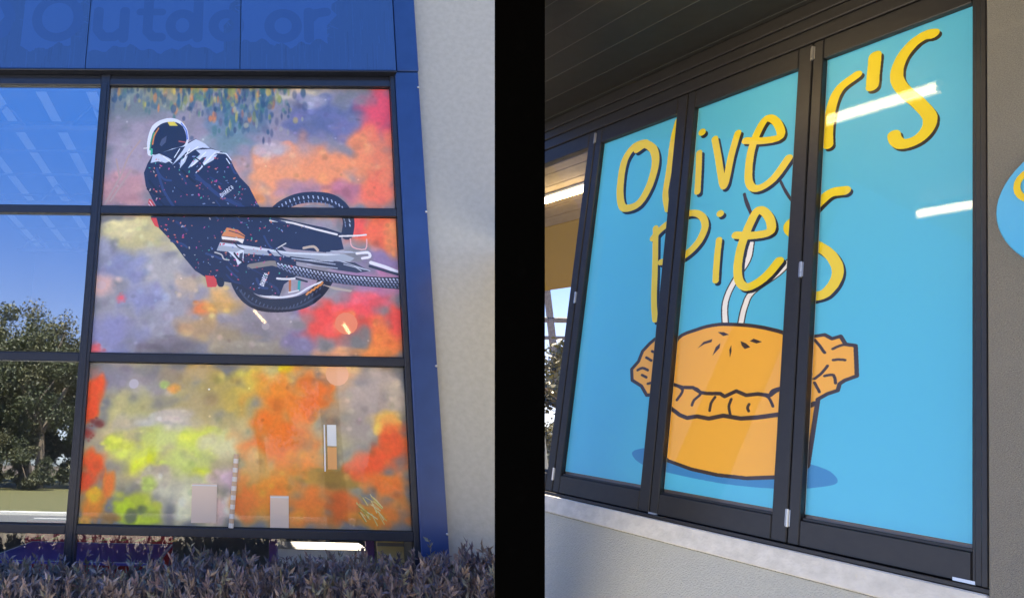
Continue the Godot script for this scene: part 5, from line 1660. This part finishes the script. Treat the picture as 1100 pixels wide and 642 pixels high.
# ------------------------------------------------------------------ ground and what the glass mirrors
func surroundings() -> void:
	var st := mb()
	box(st, Vector3(-220, -0.6, -220), Vector3(220, -0.012, 220))
	struct("ground", st, M.soil)
	st = mb()
	box(st, Vector3(-60, -0.2, -4.4), Vector3(60, -0.004, 3.2))
	struct("pavement", st, M.paving)
	st = mb()
	box(st, Vector3(-120, -0.2, 3.35), Vector3(120, -0.006, 8.4))
	struct("road", st, M.asphalt)
	for z in [[3.2, 3.35], [8.4, 8.55]]:
		st = mb()
		box(st, Vector3(-120, -0.2, z[0]), Vector3(120, 0.10, z[1]), 0.02)
		struct("kerb", st, M.concrete)
	for k in 14:
		st = mb()
		box(st, Vector3(-30 + k * 4.0, -0.004, 7.3), Vector3(-28.2 + k * 4.0, 0.0, 7.42))
		struct("road_marking", st, M.white)
	st = mb()
	box(st, Vector3(-120, -0.2, 8.55), Vector3(120, 0.08, 60))
	struct("lawn", st, M.lawn)
	var gum := [Color(0.075, 0.085, 0.035), Color(0.105, 0.11, 0.05), Color(0.06, 0.07, 0.032), Color(0.14, 0.13, 0.062)]
	var dark := [Color(0.05, 0.06, 0.026), Color(0.07, 0.08, 0.034), Color(0.095, 0.095, 0.045)]
	var G := "trees across the road"
	tree("gum_tree", "tall gum tree mirrored in the clear store panes, nearest the window edge", G, Vector3(-17.6, 0, 28), 12.2, 3.6, 3, gum, 26000, 0.2)
	tree("gum_tree", "round headed gum tree mirrored in the clear store panes beside the mullion", G, Vector3(-13.6, 0, 29), 11.6, 3.3, 8, gum, 26000, 0.2)
	tree("dark_tree", "dark leafy tree mirrored low in the store panes between the two gums", G, Vector3(-15.6, 0, 26), 8.6, 3.0, 12, dark, 22000, 0.19)
	tree("dark_tree", "dark leafy tree mirrored low in the store panes behind the mullion", G, Vector3(-11.9, 0, 26.5), 9.6, 3.4, 15, dark, 22000, 0.19)
	tree("dark_tree", "dark leafy tree across the road beyond the left edge of the window", G, Vector3(-20.5, 0, 28), 10.0, 3.6, 18, dark, 16000, 0.22)
	tree("gum_tree", "pale gum tree across the road opposite the poster", G, Vector3(-6.0, 0, 30), 10.5, 3.6, 23, gum, 12000, 0.28)
	tree("gum_tree", "spreading gum tree across the road opposite the grey wall", G, Vector3(1.5, 0, 31), 10.0, 3.8, 27, gum, 12000, 0.28)
	var back := ["bushy tree at the back of the mirrored trees, far left", "bushy tree at the back of the mirrored trees, left of middle", "bushy tree at the back of the mirrored trees, right of middle", "bushy tree at the back of the mirrored trees, behind the mullion"]
	for k in 4:
		tree("bushy_tree", back[k], G, Vector3(-23.5 + k * 4.4, 0, 36.0 + (k % 2) * 2.0), 8.5 + (k % 3), 4.2, 70 + k, dark, 16000, 0.26)
	var S := "shrubs at the edge of the lawn"
	var sh := [["round green shrub mirrored at the far left of the lowest store pane", -17.5], ["dusty green shrub mirrored beside the red leaved bush", -15.4], ["bushy shrub mirrored in the middle of the lowest store pane", -13.4], ["green shrub mirrored next to the mullion", -11.4]]
	for k in sh.size():
		shrub("green_shrub", sh[k][0], S, Vector3(sh[k][1], 0.05, 23.0 + (k % 2) * 0.8), Vector3(1.7, 1.3 + 0.2 * (k % 3), 1.0), 40 + k, dark, 9000, 0.12)
	var far := ["tall dense shrub under the mirrored trees, first from the left", "tall dense shrub under the mirrored trees, second from the left", "tall dense shrub under the mirrored trees, third from the left", "tall dense shrub under the mirrored trees, fourth from the left", "tall dense shrub under the mirrored trees, fifth from the left"]
	for k in 5:
		shrub("tall_shrub", far[k], S, Vector3(-21.0 + k * 2.9, 0.05, 26.4 + (k % 2) * 0.9), Vector3(2.2, 2.0 + 0.3 * (k % 2), 1.2), 80 + k, dark, 14000, 0.22)
	shrub("red_shrub", "dark red leaved bush mirrored at the left of the lowest store pane", S, Vector3(-16.3, 0.05, 22.4), Vector3(0.9, 1.5, 0.8), 51, [Color(0.10, 0.025, 0.03), Color(0.14, 0.05, 0.045)], 6000, 0.1)
	for k in 2:
		var b := thing("pale_box", ["pale box mirrored at the left of the lowest store pane", "pale box mirrored near the mullion in the lowest store pane"][k], "utility box", Transform3D(Basis(), Vector3([-16.0, -12.9][k], 0.05, 21.0)), "pale boxes on the lawn")  # plain boxes for two pale shapes mirrored in the pane
		boxed("cabinet", Vector3(-0.32, 0.0, -0.2), Vector3(0.32, 1.25, 0.2), plain(lin(0.30, 0.30, 0.27), 0.6), b, 0.02)
		boxed("lid", Vector3(-0.36, 1.251, -0.24), Vector3(0.36, 1.32, 0.24), plain(lin(0.34, 0.34, 0.30), 0.6), b, 0.02)
	# behind the pie shop: pole, trees, placed for the reflection in the clear pane
	var p := thing("power_pole", "wooden power pole with cross arm seen through the clear pie shop pane", "pole", Transform3D(Basis(), Vector3(14.1, 0, -28.5)))
	st = mb()
	tube(st, [Vector3(0, -0.3, 0), Vector3(0, 10.5, 0)], [0.2, 0.14], 10)
	obj("pole_shaft", st, M.bark, p)
	boxed("cross_arm", Vector3(-1.2, 8.2, -0.08), Vector3(1.2, 8.36, 0.08), M.bark, p)
	boxed("cross_arm", Vector3(-0.8, 7.4, -0.08), Vector3(0.8, 7.54, 0.08), M.bark, p)
	for k in 4:
		st = mb()
		var x := -1.05 + k * 0.7
		var pts := []
		var rr := []
		for j in 13:
			var s := j / 12.0
			pts.append(Vector3(x + s * 26.0, 8.42 - 3.2 * s * (1.0 - s), s * 9.0))
			rr.append(0.018)
		tube(st, pts, rr, 4)
		obj("wire", st, M.gasket, p)
	var olive := [Color(0.075, 0.07, 0.022), Color(0.11, 0.095, 0.03), Color(0.06, 0.06, 0.02)]
	tree("roadside_tree", "olive leafed tree seen through the clear pie shop pane beside the power pole", "trees behind the pie shop", Vector3(13.4, 0, -24.5), 6.6, 2.6, 61, olive, 8000, 0.24)
	var low := ["low olive bush seen through the clear pie shop pane below the power pole", "low olive bush behind the pie shop pane, nearest the road"]
	for k in 2:
		shrub("olive_bush", low[k], "bushes behind the pie shop", STORE + Vector3([12.4, 10.6][k], 0, [-16.5, -13.5][k]), Vector3(2.2, [1.7, 1.0][k], 1.4), 90 + k, olive, 14000, 0.11)
	tree("roadside_tree", "olive leafed tree behind the pie shop, further right", "trees behind the pie shop", Vector3(17.6, 0, -26.0), 6.2, 2.6, 64, olive, 6000, 0.24)

func _ready() -> void:
	# camera, sky, sun, exposure
	var cam := Camera3D.new()
	cam.name = "camera"
	cam.transform = Transform3D(Basis(Vector3(0.99966, 0.01891, -0.01792), Vector3(-0.01373, 0.96699, 0.25444), Vector3(0.02214, -0.25411, 0.96692)).orthonormalized(), Vector3(0, 1.6, 0))
	cam.projection = Camera3D.PROJECTION_FRUSTUM
	cam.near = 0.05
	cam.far = 600.0
	cam.size = 0.047275
	cam.frustum_offset = Vector2(0.022412, 0.0)
	add_child(cam)
	cam.current = true
	var env := Environment.new()
	env.background_mode = Environment.BG_SKY
	var sky := Sky.new()
	var sm := ProceduralSkyMaterial.new()
	sm.sky_top_color = Color(0.21, 0.44, 0.75)
	sm.sky_horizon_color = Color(0.93, 0.93, 0.905)
	sm.sky_curve = 0.11
	sm.ground_bottom_color = Color(0.35, 0.33, 0.3)
	sm.ground_horizon_color = Color(0.55, 0.55, 0.53)
	sm.sun_angle_max = 8.0
	sky.sky_material = sm
	env.sky = sky
	env.background_energy_multiplier = 0.64
	env.tonemap_mode = Environment.TONE_MAPPER_LINEAR
	env.tonemap_exposure = 4.7
	env.sdfgi_enabled = true
	env.ssao_enabled = true
	env.ssil_enabled = true
	var we := WorldEnvironment.new()
	we.name = "world"
	we.environment = env
	add_child(we)
	var sun := DirectionalLight3D.new()
	sun.name = "sun"
	sun.light_energy = 1.6
	sun.light_color = Color(1.0, 0.93, 0.82)
	sun.light_angular_distance = 0.5
	sun.shadow_enabled = true
	add_child(sun)
	sun.look_at_from_position(Vector3(0.12, 0.93, -0.34) * 10.0, Vector3.ZERO)
	materials()
	surroundings()
	store()
	cafe()
	pillar()
	store_inside()
	hedge()
	lamp(0.56, 0.86, 0.48, "tube light under the soffit nearest the folding windows", 9.5)
	lamp(0.34, 2.28, 0.6, "tube light under the soffit furthest from the folding windows", 9.5)
	lamp(-1.42, -0.80, 0.62, "bright tube light on the tan ceiling behind the clear pane, standing in for a mirrored soffit tube", 10.0)  # set behind the pane in place of the soffit tube mirrored there
	round_sign()
